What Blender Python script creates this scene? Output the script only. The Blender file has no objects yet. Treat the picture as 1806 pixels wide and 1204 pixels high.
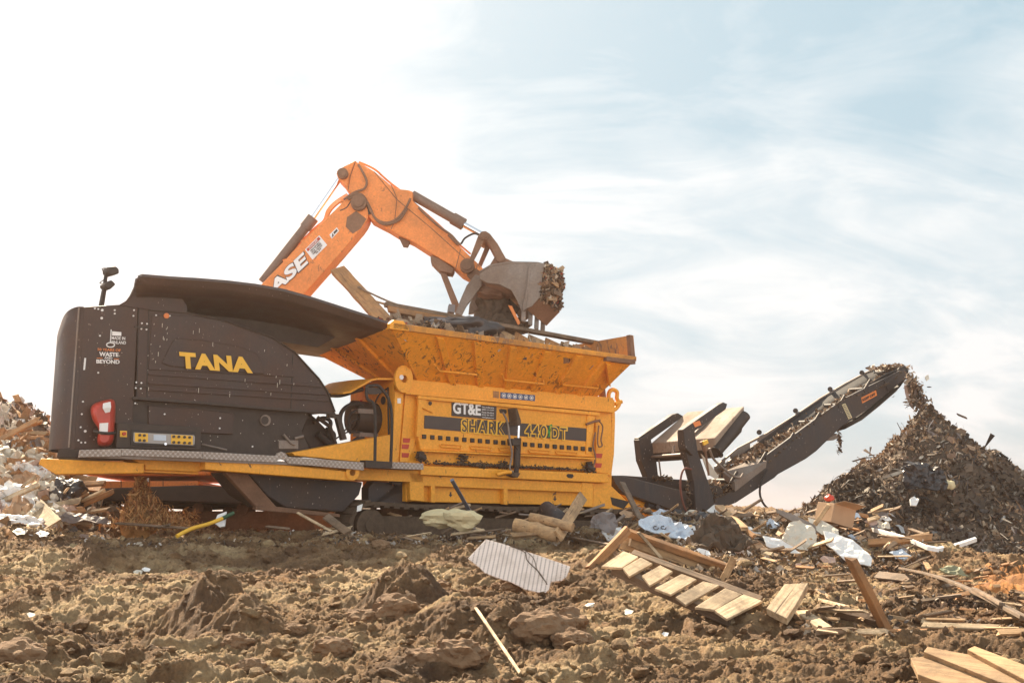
import bpy, bmesh, math, random
import numpy as np
from mathutils import Vector, Matrix, noise as mnoise
random.seed(7); rng = np.random.default_rng(11)
R = math.radians
scene = bpy.context.scene
C = bpy.context.collection
# ------------------------------------------------------------------ camera
F = 2200.0; CX, CY = 903.0, 602.0; PITCH = math.atan(358.0 / F)
cam_d = bpy.data.cameras.new('camera'); cam = bpy.data.objects.new('camera', cam_d); C.objects.link(cam)
cam_d.sensor_width = 36.0; cam_d.lens = 36.0 * F / 1806.0
cam_d.clip_start = 0.05; cam_d.clip_end = 6000
cam.location = (0, 0, 0); cam.rotation_euler = (math.pi / 2 + PITCH, 0, 0)
scene.camera = cam
# ------------------------------------------------------------------ light
SUN_AZ = R(-27); SUN_EL = R(43)      # azimuth from +Y, negative = to the left
SD = Vector((math.sin(SUN_AZ) * math.cos(SUN_EL), math.cos(SUN_AZ) * math.cos(SUN_EL), math.sin(SUN_EL)))
sl = bpy.data.lights.new('sun', 'SUN'); sl.energy = 5.0; sl.angle = R(0.5); sl.color = (1.0, 0.84, 0.62)
so = bpy.data.objects.new('sun', sl); C.objects.link(so); so.location = (-20, 30, 30)
so.rotation_euler = (-SD).to_track_quat('-Z', 'Y').to_euler()
scene.view_settings.view_transform = 'Standard'; scene.view_settings.look = 'None'
scene.view_settings.exposure = 1.64; scene.view_settings.gamma = 1.0
world = bpy.data.worlds.new('World'); scene.world = world; world.use_nodes = True
scene.cycles.use_denoising = True
scene.cycles.max_bounces = 6; scene.cycles.volume_bounces = 1

class NT:
    """small helper to write node trees"""
    def __init__(s, nt): s.nt = nt; nt.nodes.clear()
    def n(s, typ, **kw):
        nd = s.nt.nodes.new(typ)
        for k, v in kw.items():
            if k.startswith('i_'):
                key = k[2:]
                key = int(key) if key.isdigit() else key.replace('_', ' ')
                s.setin(nd.inputs[key], v)
            else: setattr(nd, k, v)
        return nd
    def setin(s, sock, v):
        if isinstance(v, bpy.types.NodeSocket): s.nt.links.new(v, sock)
        else: sock.default_value = v
    def math(s, op, a, b=0.0, clamp=False):
        nd = s.nt.nodes.new('ShaderNodeMath'); nd.operation = op; nd.use_clamp = clamp
        s.setin(nd.inputs[0], a); s.setin(nd.inputs[1], b); return nd.outputs[0]
    def ramp(s, f, stops, interp='LINEAR'):
        nd = s.nt.nodes.new('ShaderNodeValToRGB'); nd.color_ramp.interpolation = interp
        e = nd.color_ramp.elements
        while len(e) < len(stops): e.new(0.5)
        for k, (p, c) in enumerate(stops):
            e[k].position = p
            e[k].color = (c, c, c, 1) if not hasattr(c, '__len__') else (*c, 1)
        s.setin(nd.inputs[0], f); return nd.outputs[0]
    def mix(s, f, a, b, mode='MIX'):
        nd = s.nt.nodes.new('ShaderNodeMix'); nd.data_type = 'RGBA'; nd.blend_type = mode
        s.setin(nd.inputs[0], f); s.setin(nd.inputs[6], a if not isinstance(a, tuple) else (*a, 1)[:4])
        s.setin(nd.inputs[7], b if not isinstance(b, tuple) else (*b, 1)[:4]); return nd.outputs[2]
    def noise(s, vec, scale, detail=4, rough=0.55, dist=0.0, w=None):
        nd = s.nt.nodes.new('ShaderNodeTexNoise'); nd.inputs['Scale'].default_value = scale
        nd.inputs['Detail'].default_value = detail; nd.inputs['Roughness'].default_value = rough
        nd.inputs['Distortion'].default_value = dist
        if vec is not None: s.nt.links.new(vec, nd.inputs['Vector'])
        return nd.outputs['Fac']
    def mapping(s, vec, scale=(1, 1, 1), rot=(0, 0, 0), loc=(0, 0, 0)):
        nd = s.nt.nodes.new('ShaderNodeMapping'); nd.inputs['Scale'].default_value = scale
        nd.inputs['Rotation'].default_value = rot; nd.inputs['Location'].default_value = loc
        s.nt.links.new(vec, nd.inputs['Vector']); return nd.outputs[0]

w_ = NT(world.node_tree)
tc = w_.n('ShaderNodeTexCoord').outputs['Generated']
sky = w_.n('ShaderNodeTexSky', sky_type='NISHITA', sun_disc=False, sun_elevation=SUN_EL, sun_rotation=SUN_AZ,
           altitude=100, air_density=1.0, dust_density=2.5, ozone_density=1.0)
sep = w_.n('ShaderNodeSeparateXYZ', i_0=tc)
den = w_.math('ADD', w_.math('MAXIMUM', sep.outputs[2], 0.0), 0.40)
cx_ = w_.math('DIVIDE', sep.outputs[0], den); cy_ = w_.math('DIVIDE', sep.outputs[1], den)
cv = w_.n('ShaderNodeCombineXYZ', i_0=cx_, i_1=cy_, i_2=0.0).outputs[0]
cm = w_.mapping(cv, (1.2, 1.6, 1), (0, 0, R(-38)), (3.1, 1.7, 0))
n1 = w_.noise(cm, 1.3, 8, 0.52, 0.5)
cm2 = w_.mapping(cv, (1.2, 2.3, 1), (0, 0, R(-34)), (7.7, 0.2, 0))
n2 = w_.noise(cm2, 2.6, 10, 0.62, 1.1)
cl = w_.math('ADD', w_.math('MULTIPLY', n1, 0.62), w_.math('MULTIPLY', n2, 0.38))
dt = w_.n('ShaderNodeVectorMath', operation='DOT_PRODUCT'); w_.nt.links.new(tc, dt.inputs[0]); dt.inputs[1].default_value = SD
dotc = w_.math('MAXIMUM', dt.outputs['Value'], 0.0)
g1 = w_.math('POWER', dotc, 9.0)
g2 = w_.math('POWER', dotc, 60.0)
back = w_.math('MAXIMUM', w_.math('MULTIPLY', sep.outputs[1], -1.0), 0.0)      # extra brightness added to the unseen sky behind the camera, lights the shaded sides
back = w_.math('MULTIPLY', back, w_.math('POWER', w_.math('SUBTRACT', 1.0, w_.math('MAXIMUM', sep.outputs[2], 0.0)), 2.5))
# a thin veil everywhere, thicker near the sun and low down
low = w_.math('SUBTRACT', 1.0, w_.math('MULTIPLY', w_.math('MAXIMUM', sep.outputs[2], 0.0), 2.4), True)
cover = w_.ramp(cl, [(0.40, 0.04), (0.49, 0.42), (0.57, 0.92)])
cover = w_.math('ADD', cover, w_.math('MULTIPLY', g1, 0.5), True)
cover = w_.math('ADD', cover, w_.math('MULTIPLY', low, 0.14), True)
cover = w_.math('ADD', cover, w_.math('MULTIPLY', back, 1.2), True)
skyc = w_.n('ShaderNodeVectorMath', operation='SCALE'); w_.nt.links.new(sky.outputs[0], skyc.inputs[0]); skyc.inputs[3].default_value = 0.16
bright = w_.math('ADD', w_.math('ADD', 2.6, w_.math('MULTIPLY', g1, 1.3)), w_.math('MULTIPLY', g2, 9.0))
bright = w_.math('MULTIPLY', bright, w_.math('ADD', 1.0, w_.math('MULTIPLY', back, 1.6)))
tint = w_.mix(g1, (0.95, 0.985, 1.0), (1.0, 0.965, 0.925))
cc = w_.n('ShaderNodeVectorMath', operation='SCALE'); w_.nt.links.new(tint, cc.inputs[0]); w_.nt.links.new(bright, cc.inputs[3])
skyt = w_.mix(0.66, skyc.outputs[0], (1.5, 2.2, 2.5, 1.0))
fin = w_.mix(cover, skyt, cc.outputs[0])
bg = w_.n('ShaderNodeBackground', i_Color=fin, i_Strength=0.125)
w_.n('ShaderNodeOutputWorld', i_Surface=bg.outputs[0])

# ------------------------------------------------------------------ pixel <-> world
SP, CP = math.sin(PITCH), math.cos(PITCH)
def ray(px, py):
    x = (px - CX) / F; u = (CY - py) / F
    return Vector((x, CP - SP * u, SP + CP * u))
def at(px, py, Y):
    r = ray(px, py); return r * (Y / r.y)
def camdir(x, f, u): return Vector((x, CP * f - SP * u, SP * f + CP * u))
D = camdir(2997, 2200, -378).normalized()
V = camdir(457, 2200, 16200).normalized(); V = (V - D * V.dot(D)).normalized()
Wd = V.cross(D).normalized()
L0 = at(715, 930, 18.0)
MR = Matrix((D, Wd, V)).transposed()     # local (u, w, z) -> world
MRt = MR.transposed()
def P(px, py, w=0.0):
    o = MRt @ (-L0); r = MRt @ ray(px, py)
    return o + r * ((w - o.y) / r.y)
def toW(p): return L0 + MR @ p

# ------------------------------------------------------------------ mesh building
class MB:
    def __init__(s): s.v = []; s.f = []; s.sm = []
    def add(s, vs, fs, smooth=False):
        b = len(s.v); s.v += [tuple(p) for p in vs]; s.f += [tuple(b + i for i in f) for f in fs]; s.sm += [smooth] * len(fs); return s
    def prism(s, pts, ext):
        n = len(pts); pts = [Vector(p) for p in pts]; ext = Vector(ext)
        return s.add(pts + [p + ext for p in pts], [tuple(range(n)), tuple(range(2 * n - 1, n - 1, -1))] + [(i, i + n, (i + 1) % n + n, (i + 1) % n) for i in range(n)])
    def pp(s, pix, w0, w1):
        return s.prism([P(a, b, w0) for a, b in pix], (0, w1 - w0, 0))
    def py_(s, pix, Y, dY):
        return s.prism([at(a, b, Y) for a, b in pix], (0, dY, 0))
    def loft(s, rows, smooth=True, closed=False):
        m = len(rows[0]); vs = [p for r in rows for p in r]; fs = []
        for i in range(len(rows) - 1):
            for j in range(m if closed else m - 1):
                k = (j + 1) % m
                fs.append((i * m + j, i * m + k, (i + 1) * m + k, (i + 1) * m + j))
        return s.add(vs, fs, smooth)
    def hexa(s, a, b):          # two quads
        return s.add(list(a) + list(b), [(0, 1, 2, 3), (7, 6, 5, 4), (0, 4, 5, 1), (1, 5, 6, 2), (2, 6, 7, 3), (3, 7, 4, 0)])
    def box(s, c, sz, M=None):
        x, y, z = [k / 2 for k in sz]; vs = [Vector((i * x, j * y, k * z)) for k in (-1, 1) for i, j in ((-1, -1), (1, -1), (1, 1), (-1, 1))]
        if M is not None: vs = [M @ v for v in vs]
        return s.hexa([Vector(c) + v for v in vs[:4]], [Vector(c) + v for v in vs[4:]])
    def tube(s, path, r, seg=10, caps=True, r_end=None):
        path = [Vector(p) for p in path]; n = len(path); rings = []; prev = None
        for i, p in enumerate(path):
            t = (path[min(i + 1, n - 1)] - path[max(i - 1, 0)]).normalized()
            if prev is None:
                a = t.orthogonal().normalized()
            else:
                a = (prev - t * prev.dot(t)).normalized()
            prev = a; b = t.cross(a)
            rr = r if r_end is None else r + (r_end - r) * i / (n - 1)
            rings.append([p + (a * math.cos(2 * math.pi * k / seg) + b * math.sin(2 * math.pi * k / seg)) * rr for k in range(seg)])
        s.loft(rings, True, True)
        if caps:
            s.add(rings[0], [tuple(range(seg))]); s.add(rings[-1], [tuple(range(seg - 1, -1, -1))])
        return s
    def cyl(s, a, b, r, seg=16, r2=None): return s.tube([a, b], r, seg, True, r2)
    def build(s, name, mat, parent=None, bevel=0.0, solid=0.0, sub=0, merge=False):
        me = bpy.data.meshes.new(name); me.from_pydata(s.v, [], s.f)
        me.polygons.foreach_set('use_smooth', s.sm); me.update()
        bm = bmesh.new(); bm.from_mesh(me)
        if merge: bmesh.ops.remove_doubles(bm, verts=bm.verts, dist=1e-4)
        bmesh.ops.recalc_face_normals(bm, faces=bm.faces); bm.to_mesh(me); bm.free()
        me.materials.append(mat)
        o = bpy.data.objects.new(name, me); C.objects.link(o)
        if parent: o.parent = parent
        if solid:
            m = o.modifiers.new('s', 'SOLIDIFY'); m.thickness = solid; m.offset = 0
        if sub:
            m = o.modifiers.new('d', 'SUBSURF'); m.levels = sub; m.render_levels = sub
        if bevel:
            m = o.modifiers.new('b', 'BEVEL'); m.width = bevel; m.segments = 2; m.limit_method = 'ANGLE'; m.angle_limit = R(40)
        return o
def smooth_path(pts, k=6):
    pts = [Vector(p) for p in pts]; out = []
    for i in range(len(pts) - 1):
        p0 = pts[max(i - 1, 0)]; p1 = pts[i]; p2 = pts[i + 1]; p3 = pts[min(i + 2, len(pts) - 1)]
        for j in range(k):
            t = j / k
            out.append(0.5 * ((2 * p1) + (p2 - p0) * t + (2 * p0 - 5 * p1 + 4 * p2 - p3) * t * t + (3 * p1 - p0 - 3 * p2 + p3) * t ** 3))
    out.append(pts[-1]); return out
def tag(o, label, cat, group=None, kind=None):
    if label: o['label'] = label
    if cat: o['category'] = cat
    if group: o['group'] = group
    if kind: o['kind'] = kind
    return o
def empty(name, loc, mat3=None):
    o = bpy.data.objects.new(name, None); C.objects.link(o); o.empty_display_size = 0.3
    M = (mat3.to_4x4() if mat3 is not None else Matrix.Identity(4)); M.translation = loc; o.matrix_world = M
    return o
def text_mesh(name, s, quad, mapf, mat, parent, off=0.0, lift=0.01, shear=0.0, space=1.0):
    """text stretched over a quad of pixel corners (bl, br, tr, tl), laid on a real surface by mapf(px, py, lift)"""
    cu = bpy.data.curves.new('t', 'FONT'); cu.body = s; cu.size = 1; cu.offset = off; cu.shear = shear; cu.space_character = space
    cu.resolution_u = 6
    t = bpy.data.objects.new('t', cu); C.objects.link(t)
    dg = bpy.context.evaluated_depsgraph_get(); me = bpy.data.meshes.new_from_object(t.evaluated_get(dg)); bpy.data.objects.remove(t)
    co = np.array([v.co[:] for v in me.vertices]); lo = co.min(0); hi = co.max(0)
    bl, br, tr, tl = [Vector(q) for q in quad]; n = len(co); vs = []
    for c in co:
        a = (c[0] - lo[0]) / (hi[0] - lo[0]); b = (c[1] - lo[1]) / (hi[1] - lo[1])
        q = (bl * (1 - a) + br * a) * (1 - b) + (tl * (1 - a) + tr * a) * b
        vs.append(mapf(q.x, q.y, lift))
    fs = [tuple(p.vertices) for p in me.polygons]
    m = MB(); m.add(vs, fs); o = m.build(name, mat, parent)
    sm = o.modifiers.new('s', 'SOLIDIFY'); sm.thickness = 0.004; sm.offset = 0
    return o

# ------------------------------------------------------------------ materials
def newmat(name):
    m = bpy.data.materials.new(name); m.use_nodes = True; t = NT(m.node_tree)
    out = t.n('ShaderNodeOutputMaterial'); b = t.n('ShaderNodeBsdfPrincipled'); t.nt.links.new(b.outputs[0], out.inputs[0])
    return m, t, b
def bump(t, b, h, strength=0.3, dist=0.01):
    bp = t.n('ShaderNodeBump', i_Strength=strength, i_Distance=dist, i_Height=h); t.nt.links.new(bp.outputs[0], b.inputs['Normal'])
def paint(name, col, dirt=(0.16, 0.10, 0.06), amount=0.35, rough=0.45, streak=0.3, chips=0.0, chipcol=(0.05, 0.03, 0.02), splat=0.0, metal=0.0):
    m, t, b = newmat(name); v = t.n('ShaderNodeTexCoord').outputs['Object']
    n = t.noise(v, 1.6, 8, 0.62); d = t.ramp(n, [(0.35, 0.0), (0.75, amount)])
    sv = t.mapping(v, (7, 7, 0.7)); st = t.ramp(t.noise(sv, 2.2, 6, 0.6), [(0.5, 0.0), (0.8, streak)])
    fine = t.ramp(t.noise(v, 30, 4, 0.6), [(0.4, 0.86), (0.7, 1.06)])
    f = t.math('MAXIMUM', d, st)
    c = t.mix(f, (*col, 1), (*dirt, 1)); c = t.mix(1.0, c, fine, 'MULTIPLY')
    if chips:
        cn = t.noise(t.mapping(v, (3.2, 3.2, 1.7), (0.4, 0.7, 0.3)), 2.6, 9, 0.72, 1.2); cf = t.ramp(cn, [(0.655 - chips * 0.1, 0.0), (0.675 - chips * 0.1, 1.0)])
        mask = t.ramp(t.noise(v, 0.9, 2, 0.5), [(0.4, 0), (0.6, 1)])
        c = t.mix(t.math('MULTIPLY', cf, mask), c, (*chipcol, 1))
    if splat:
        vo = t.n('ShaderNodeTexVoronoi', i_Scale=9.0); t.nt.links.new(t.mapping(v, (2.5, 2.5, 0.9), (0, 0.25, 0)), vo.inputs['Vector'])
        sf = t.ramp(vo.outputs['Distance'], [(0.06, splat), (0.12, 0.0)])
        gate = t.ramp(t.noise(v, 2.0, 3), [(0.42, 0), (0.50, 1)])
        c = t.mix(t.math('MULTIPLY', sf, gate), c, (0.55, 0.45, 0.36, 1))
    t.setin(b.inputs['Base Color'], c); b.inputs['Metallic'].default_value = metal
    t.setin(b.inputs['Roughness'], t.ramp(n, [(0.3, rough), (0.8, min(1, rough + 0.35))]))
    bump(t, b, t.noise(v, 14, 5, 0.6), 0.12, 0.01)
    return m
def plain(name, col, rough=0.7, metal=0.0, bscale=20, bstr=0.3, var=0.25, emit=None):
    m, t, b = newmat(name); v = t.n('ShaderNodeTexCoord').outputs['Object']
    n = t.noise(v, bscale * 0.4, 6, 0.62)
    c = t.mix(1.0, (*col, 1), t.ramp(n, [(0.3, 1 - var), (0.7, 1 + var * 0.4)]), 'MULTIPLY')
    t.setin(b.inputs['Base Color'], c); b.inputs['Roughness'].default_value = rough; b.inputs['Metallic'].default_value = metal
    bump(t, b, t.noise(v, bscale, 5, 0.6), bstr, 0.01)
    return m
def woodmat(name, c1, c2, grey=0.2, dirt=0.25):
    m, t, b = newmat(name); co = t.n('ShaderNodeTexCoord').outputs['Object']
    oi = t.n('ShaderNodeObjectInfo').outputs['Random']
    of = t.n('ShaderNodeVectorMath', operation='ADD'); t.nt.links.new(co, of.inputs[0])
    cb = t.n('ShaderNodeCombineXYZ', i_0=t.math('MULTIPLY', oi, 37.0), i_1=t.math('MULTIPLY', oi, 11.0), i_2=oi); t.nt.links.new(cb.outputs[0], of.inputs[1])
    v = of.outputs[0]; g = t.mapping(v, (1.1, 15, 15))
    n = t.noise(g, 2.5, 8, 0.65, 0.6); c = t.ramp(n, [(0.3, c2), (0.5, c1), (0.72, tuple(x * 1.12 for x in c1))])
    gn = t.ramp(t.noise(v, 3.0, 6, 0.6), [(0.42, 0.0), (0.7, grey)]); c = t.mix(gn, c, (0.24, 0.20, 0.17, 1))
    dn = t.ramp(t.noise(v, 4.0, 9, 0.75), [(0.44, 0.0), (0.60, min(1, dirt * 2.2))]); c = t.mix(dn, c, (0.13, 0.085, 0.05, 1))
    ck = t.ramp(t.noise(t.mapping(v, (0.6, 34, 34)), 1.6, 3, 0.5, 0.4), [(0.30, 0.8), (0.345, 0.0)]); c = t.mix(ck, c, (0.07, 0.04, 0.02, 1))
    vs = t.math('ADD', 0.62, t.math('MULTIPLY', oi, 0.4)); cmb = t.n('ShaderNodeCombineXYZ', i_0=vs, i_1=vs, i_2=vs)
    c = t.mix(1.0, c, cmb.outputs[0], 'MULTIPLY')
    t.setin(b.inputs['Base Color'], c); b.inputs['Roughness'].default_value = 0.85
    bump(t, b, n, 0.5, 0.012); return m
M = {}
M['yellow'] = paint('yellow_paint', (0.95, 0.40, 0.026), (0.40, 0.17, 0.045), 0.35, 0.40, 0.3, 0.3, (0.09, 0.045, 0.02))
M['hopper'] = paint('hopper_paint', (0.95, 0.37, 0.018), (0.45, 0.18, 0.04), 0.4, 0.42, 0.35, 0.95, (0.06, 0.03, 0.016))
M['orange'] = paint('orange_paint', (0.90, 0.27, 0.05), (0.36, 0.16, 0.07), 0.6, 0.45, 0.4, 0.55, (0.22, 0.09, 0.04))
M['black'] = paint('black_hood_paint', (0.030, 0.014, 0.010), (0.10, 0.045, 0.026), 0.6, 0.38, 0.5, 0, splat=0.35)
M['black2'] = paint('black_steel_paint', (0.022, 0.021, 0.025), (0.10, 0.065, 0.045), 0.65, 0.5, 0.6, 0, splat=0.9)
M['dark'] = plain('dark_steel', (0.05, 0.038, 0.032), 0.6, 0.3)
M['rubber'] = plain('rubber', (0.03, 0.026, 0.024), 0.75)
M['grime'] = plain('caked_mud', (0.10, 0.068, 0.045), 0.95, 0, 25, 0.9, 0.4)
M['rust'] = paint('rusty_steel', (0.25, 0.13, 0.075), (0.10, 0.055, 0.035), 0.8, 0.7, 0.5)
M['worn'] = paint('worn_steel', (0.26, 0.22, 0.19), (0.20, 0.12, 0.075), 0.7, 0.5, 0.5, metal=0.35)
M['barrel'] = paint('cylinder_barrel_paint', (0.20, 0.125, 0.09), (0.10, 0.06, 0.04), 0.6, 0.5, 0.4)
M['chrome'] = plain('chrome_rod', (0.75, 0.76, 0.8), 0.16, 1.0, 5, 0.02, 0.05)
M['white'] = plain('white_plastic', (0.78, 0.76, 0.73), 0.5, 0, 12, 0.1, 0.15)
M['decal_white'] = plain('white_decal', (0.8, 0.78, 0.76), 0.5, 0, 8, 0.02, 0.1)
M['decal_yellow'] = plain('yellow_decal', (0.85, 0.47, 0.04), 0.5, 0, 8, 0.02, 0.1)
M['decal_orange'] = plain('orange_decal', (0.75, 0.22, 0.05), 0.5, 0, 8, 0.02, 0.1)
M['decal_dark'] = plain('dark_decal', (0.05, 0.038, 0.035), 0.5, 0, 8, 0.05, 0.2)
M['decal_green'] = plain('green_decal', (0.03, 0.30, 0.05), 0.5, 0, 8, 0.02, 0.2)
M['decal_red'] = plain('red_decal', (0.5, 0.045, 0.02), 0.5, 0, 8, 0.02, 0.3)
M['decal_blue'] = plain('blue_decal', (0.06, 0.10, 0.20), 0.5, 0, 8, 0.02, 0.15)
M['wood'] = woodmat('pine_wood', (0.55, 0.34, 0.17), (0.36, 0.19, 0.085))
M['woodl'] = woodmat('pale_wood', (0.68, 0.50, 0.31), (0.5, 0.33, 0.18), 0.1, 0.3)
M['woodo'] = woodmat('orange_wood', (0.50, 0.24, 0.09), (0.30, 0.12, 0.04), 0.25, 0.2)
M['woodd'] = woodmat('weathered_wood', (0.27, 0.17, 0.10), (0.15, 0.085, 0.05), 0.5, 0.4)
M['foam'] = plain('yellow_foam', (0.62, 0.52, 0.31), 0.9, 0, 9, 0.5, 0.2)
M['card'] = plain('cardboard', (0.44, 0.28, 0.17), 0.9, 0, 6, 0.15, 0.2)
M['cream'] = plain('cream_sheet', (0.62, 0.56, 0.46), 0.6, 0, 6, 0.3, 0.2)
M['hose_red'] = plain('faded_red_hose', (0.16, 0.05, 0.035), 0.6, 0, 8, 0.1, 0.3)
M['bagred'] = plain('red_cover', (0.50, 0.05, 0.03), 0.35, 0, 8, 0.5, 0.3)
M['bagdark'] = plain('black_bag', (0.035, 0.028, 0.027), 0.35, 0, 9, 0.6, 0.3)
M['baggrey'] = plain('grey_bag', (0.20, 0.17, 0.16), 0.6, 0, 9, 0.5, 0.3)
M['pinkish'] = plain('pink_sheet', (0.52, 0.36, 0.29), 0.7, 0, 7, 0.6, 0.3)
M['blueish'] = plain('pale_blue_sheet', (0.52, 0.58, 0.66), 0.6, 0, 7, 0.4, 0.2)
M['straw'] = plain('straw', (0.5, 0.24, 0.08), 0.9, 0, 18, 0.5, 0.5)
M['glassy'] = plain('panel_glass', (0.34, 0.30, 0.27), 0.12, 0, 3, 0.02, 0.15)
M['creamy'] = paint('dirty_cream_steel', (0.34, 0.28, 0.22), (0.22, 0.13, 0.08), 1.0, 0.75, 0.6, 0.9, (0.18, 0.11, 0.07))
# tread plate
m, t, b = newmat('tread_plate'); v = t.n('ShaderNodeTexCoord').outputs['Object']
def dashes(ang):
    mp = t.mapping(v, (22, 22, 22), (0, R(ang), 0)); s_ = t.n('ShaderNodeSeparateXYZ', i_0=mp)
    a = t.math('ABSOLUTE', t.math('SUBTRACT', t.math('FRACT', s_.outputs[0]), 0.5)); c = t.math('ABSOLUTE', t.math('SUBTRACT', t.math('FRACT', s_.outputs[2]), 0.5))
    return t.math('MULTIPLY', t.math('LESS_THAN', a, 0.40), t.math('LESS_THAN', c, 0.12))
dd = t.math('MAXIMUM', dashes(45), dashes(-45))
base = t.mix(t.ramp(t.noise(v, 3, 6), [(0.35, 0), (0.7, 0.6)]), (0.34, 0.28, 0.24, 1), (0.20, 0.13, 0.09, 1))
t.setin(b.inputs['Base Color'], t.mix(t.math('MULTIPLY', dd, 0.55), base, (0.66, 0.6, 0.55, 1))); b.inputs['Metallic'].default_value = 0.15; b.inputs['Roughness'].default_value = 0.6
bump(t, b, dd, 0.6, 0.01); M['tread'] = m
# perforated panel
m, t, b = newmat('perforated_panel'); v = t.n('ShaderNodeTexCoord').outputs['Object']; s_ = t.n('ShaderNodeSeparateXYZ', i_0=v)
fx = t.math('SUBTRACT', t.math('FRACT', t.math('MULTIPLY', s_.outputs[0], 27)), 0.5); fy = t.math('SUBTRACT', t.math('FRACT', t.math('MULTIPLY', s_.outputs[1], 52)), 0.5)
r2 = t.math('ADD', t.math('MULTIPLY', fx, fx), t.math('MULTIPLY', t.math('MULTIPLY', fy, fy), 0.45)); hole = t.math('LESS_THAN', r2, 0.030)
base = t.mix(t.ramp(t.noise(v, 5, 7, 0.65), [(0.5, 0), (0.75, 0.55)]), (0.74, 0.62, 0.55, 1), (0.34, 0.25, 0.18, 1))
t.setin(b.inputs['Base Color'], t.mix(hole, base, (0.16, 0.10, 0.08, 1))); b.inputs['Roughness'].default_value = 0.7; bump(t, b, hole, -0.5, 0.01); M['perf'] = m
# soil
m, t, b = newmat('soil'); v = t.n('ShaderNodeTexCoord').outputs['Object']
n = t.noise(v, 1.1, 9, 0.62); c = t.ramp(n, [(0.32, (0.085, 0.040, 0.017)), (0.49, (0.235, 0.133, 0.06)), (0.64, (0.50, 0.355, 0.19))])
nf = t.noise(v, 28, 6, 0.7); c = t.mix(1.0, c, t.ramp(nf, [(0.3, 0.62), (0.65, 1.15)]), 'MULTIPLY')
no = t.ramp(t.noise(v, 0.35, 3), [(0.55, 0.0), (0.72, 0.35)]); c = t.mix(no, c, (0.36, 0.17, 0.06, 1))
sx = t.n('ShaderNodeSeparateXYZ', i_0=v)
og = t.math('MULTIPLY', t.ramp(sx.outputs[0], [(0.0, 0), (1.0, 1)]), 0.0)
t.setin(b.inputs['Base Color'], c); b.inputs['Roughness'].default_value = 0.95
hb = t.math('ADD', t.math('MULTIPLY', t.noise(v, 22, 8, 0.75), 1.0), t.math('MULTIPLY', t.noise(v, 90, 4, 0.7), 0.35)); bump(t, b, hb, 1.0, 0.05); M['soil'] = m
def ocher(name, c1, c2):
    m, t, b = newmat(name); v = t.n('ShaderNodeTexCoord').outputs['Object']
    c = t.ramp(t.noise(v, 3, 9, 0.7), [(0.35, c2), (0.65, c1)]); t.setin(b.inputs['Base Color'], c); b.inputs['Roughness'].default_value = 0.95
    bump(t, b, t.noise(v, 25, 8, 0.75), 0.8, 0.03); return m
M['orange_soil'] = ocher('orange_soil', (0.42, 0.18, 0.05), (0.2, 0.085, 0.03))
M['boulder'] = ocher('clod', (0.27, 0.165, 0.09), (0.17, 0.095, 0.05))
# coloured shreds (colour per piece)
def shredmat(name):
    m, t, b = newmat(name); a = t.n('ShaderNodeAttribute', attribute_name='Col'); v = t.n('ShaderNodeTexCoord').outputs['Object']
    c = t.mix(1.0, a.outputs['Color'], t.ramp(t.noise(v, 40, 4), [(0.3, 0.7), (0.7, 1.15)]), 'MULTIPLY')
    t.setin(b.inputs['Base Color'], c); b.inputs['Roughness'].default_value = 0.8; return m
M['shred'] = shredmat('shreds')

# ------------------------------------------------------------------ numpy noise
def _h(ix, iy, k):
    n = (ix.astype(np.int64) * 374761393 + iy.astype(np.int64) * 668265263 + k * 1442695041) & 0xffffffff
    n = ((n ^ (n >> 13)) * 1274126177) & 0xffffffff
    return ((n ^ (n >> 16)) & 0xffffff) / float(0xffffff)
def perlin(x, y, k=0):
    ix = np.floor(x); iy = np.floor(y); fx = x - ix; fy = y - iy
    u = fx * fx * fx * (fx * (fx * 6 - 15) + 10); v = fy * fy * fy * (fy * (fy * 6 - 15) + 10); r = []
    for dx in (0, 1):
        for dy in (0, 1):
            a = _h(ix + dx, iy + dy, k) * 2 * np.pi; r.append(np.cos(a) * (fx - dx) + np.sin(a) * (fy - dy))
    a = r[0] + (r[2] - r[0]) * u; b = r[1] + (r[3] - r[1]) * u
    return (a + (b - a) * v) * 1.4
def fbm(x, y, o=5, k=0, g=0.5):
    s = 0; a = 1; 
    for i in range(o): s = s + a * perlin(x + 17.3 * i, y - 9.1 * i, k + i); x = x * 2.03; y = y * 2.03; a *= g
    return s
def worley(x, y, k=0):
    ix = np.floor(x); iy = np.floor(y); best = np.full(x.shape, 9.0); hh = np.zeros(x.shape)
    for dx in (-1, 0, 1):
        for dy in (-1, 0, 1):
            cx = ix + dx; cy = iy + dy; px = cx + _h(cx, cy, k); py = cy + _h(cx, cy, k + 7); d = (px - x) ** 2 + (py - y) ** 2
            s = d < best; best = np.where(s, d, best); hh = np.where(s, _h(cx, cy, k + 13), hh)
    return np.sqrt(best), hh
# ------------------------------------------------------------------ terrain height
def _interp(Y, xs, zs): return np.interp(Y, xs, zs)
YL = [-30, 4, 5.5, 7, 9, 11, 13, 15, 17, 20, 27, 34, 60, 200, 420]
ZL = [-1.2, -.68, -.72, -.69, -.57, -.39, -.20, -.06, .07, .19, .24, .1, -3.0, -5, -6]
ZR = [-1.2, -.68, -.72, -.68, -.60, -.52, -.50, -.52, -.58, -.66, -.8, -1.2, -3.4, -5, -6]
def feat(px, py):  # world xy of a pixel on the smooth ground
    Y = np.linspace(4, 40, 1500); r = ray(px, py); X = r.x / r.y * Y; Z = r.z / r.y * Y
    g = zbase(X, Y); i = np.argmax(Z < g); i = np.where(Z < g)[0]
    i = i[0] if len(i) else 1499
    return float(X[i]), float(Y[i])
def sstep(a, b, x): t = np.clip((x - a) / (b - a), 0, 1); return t * t * (3 - 2 * t)
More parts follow.
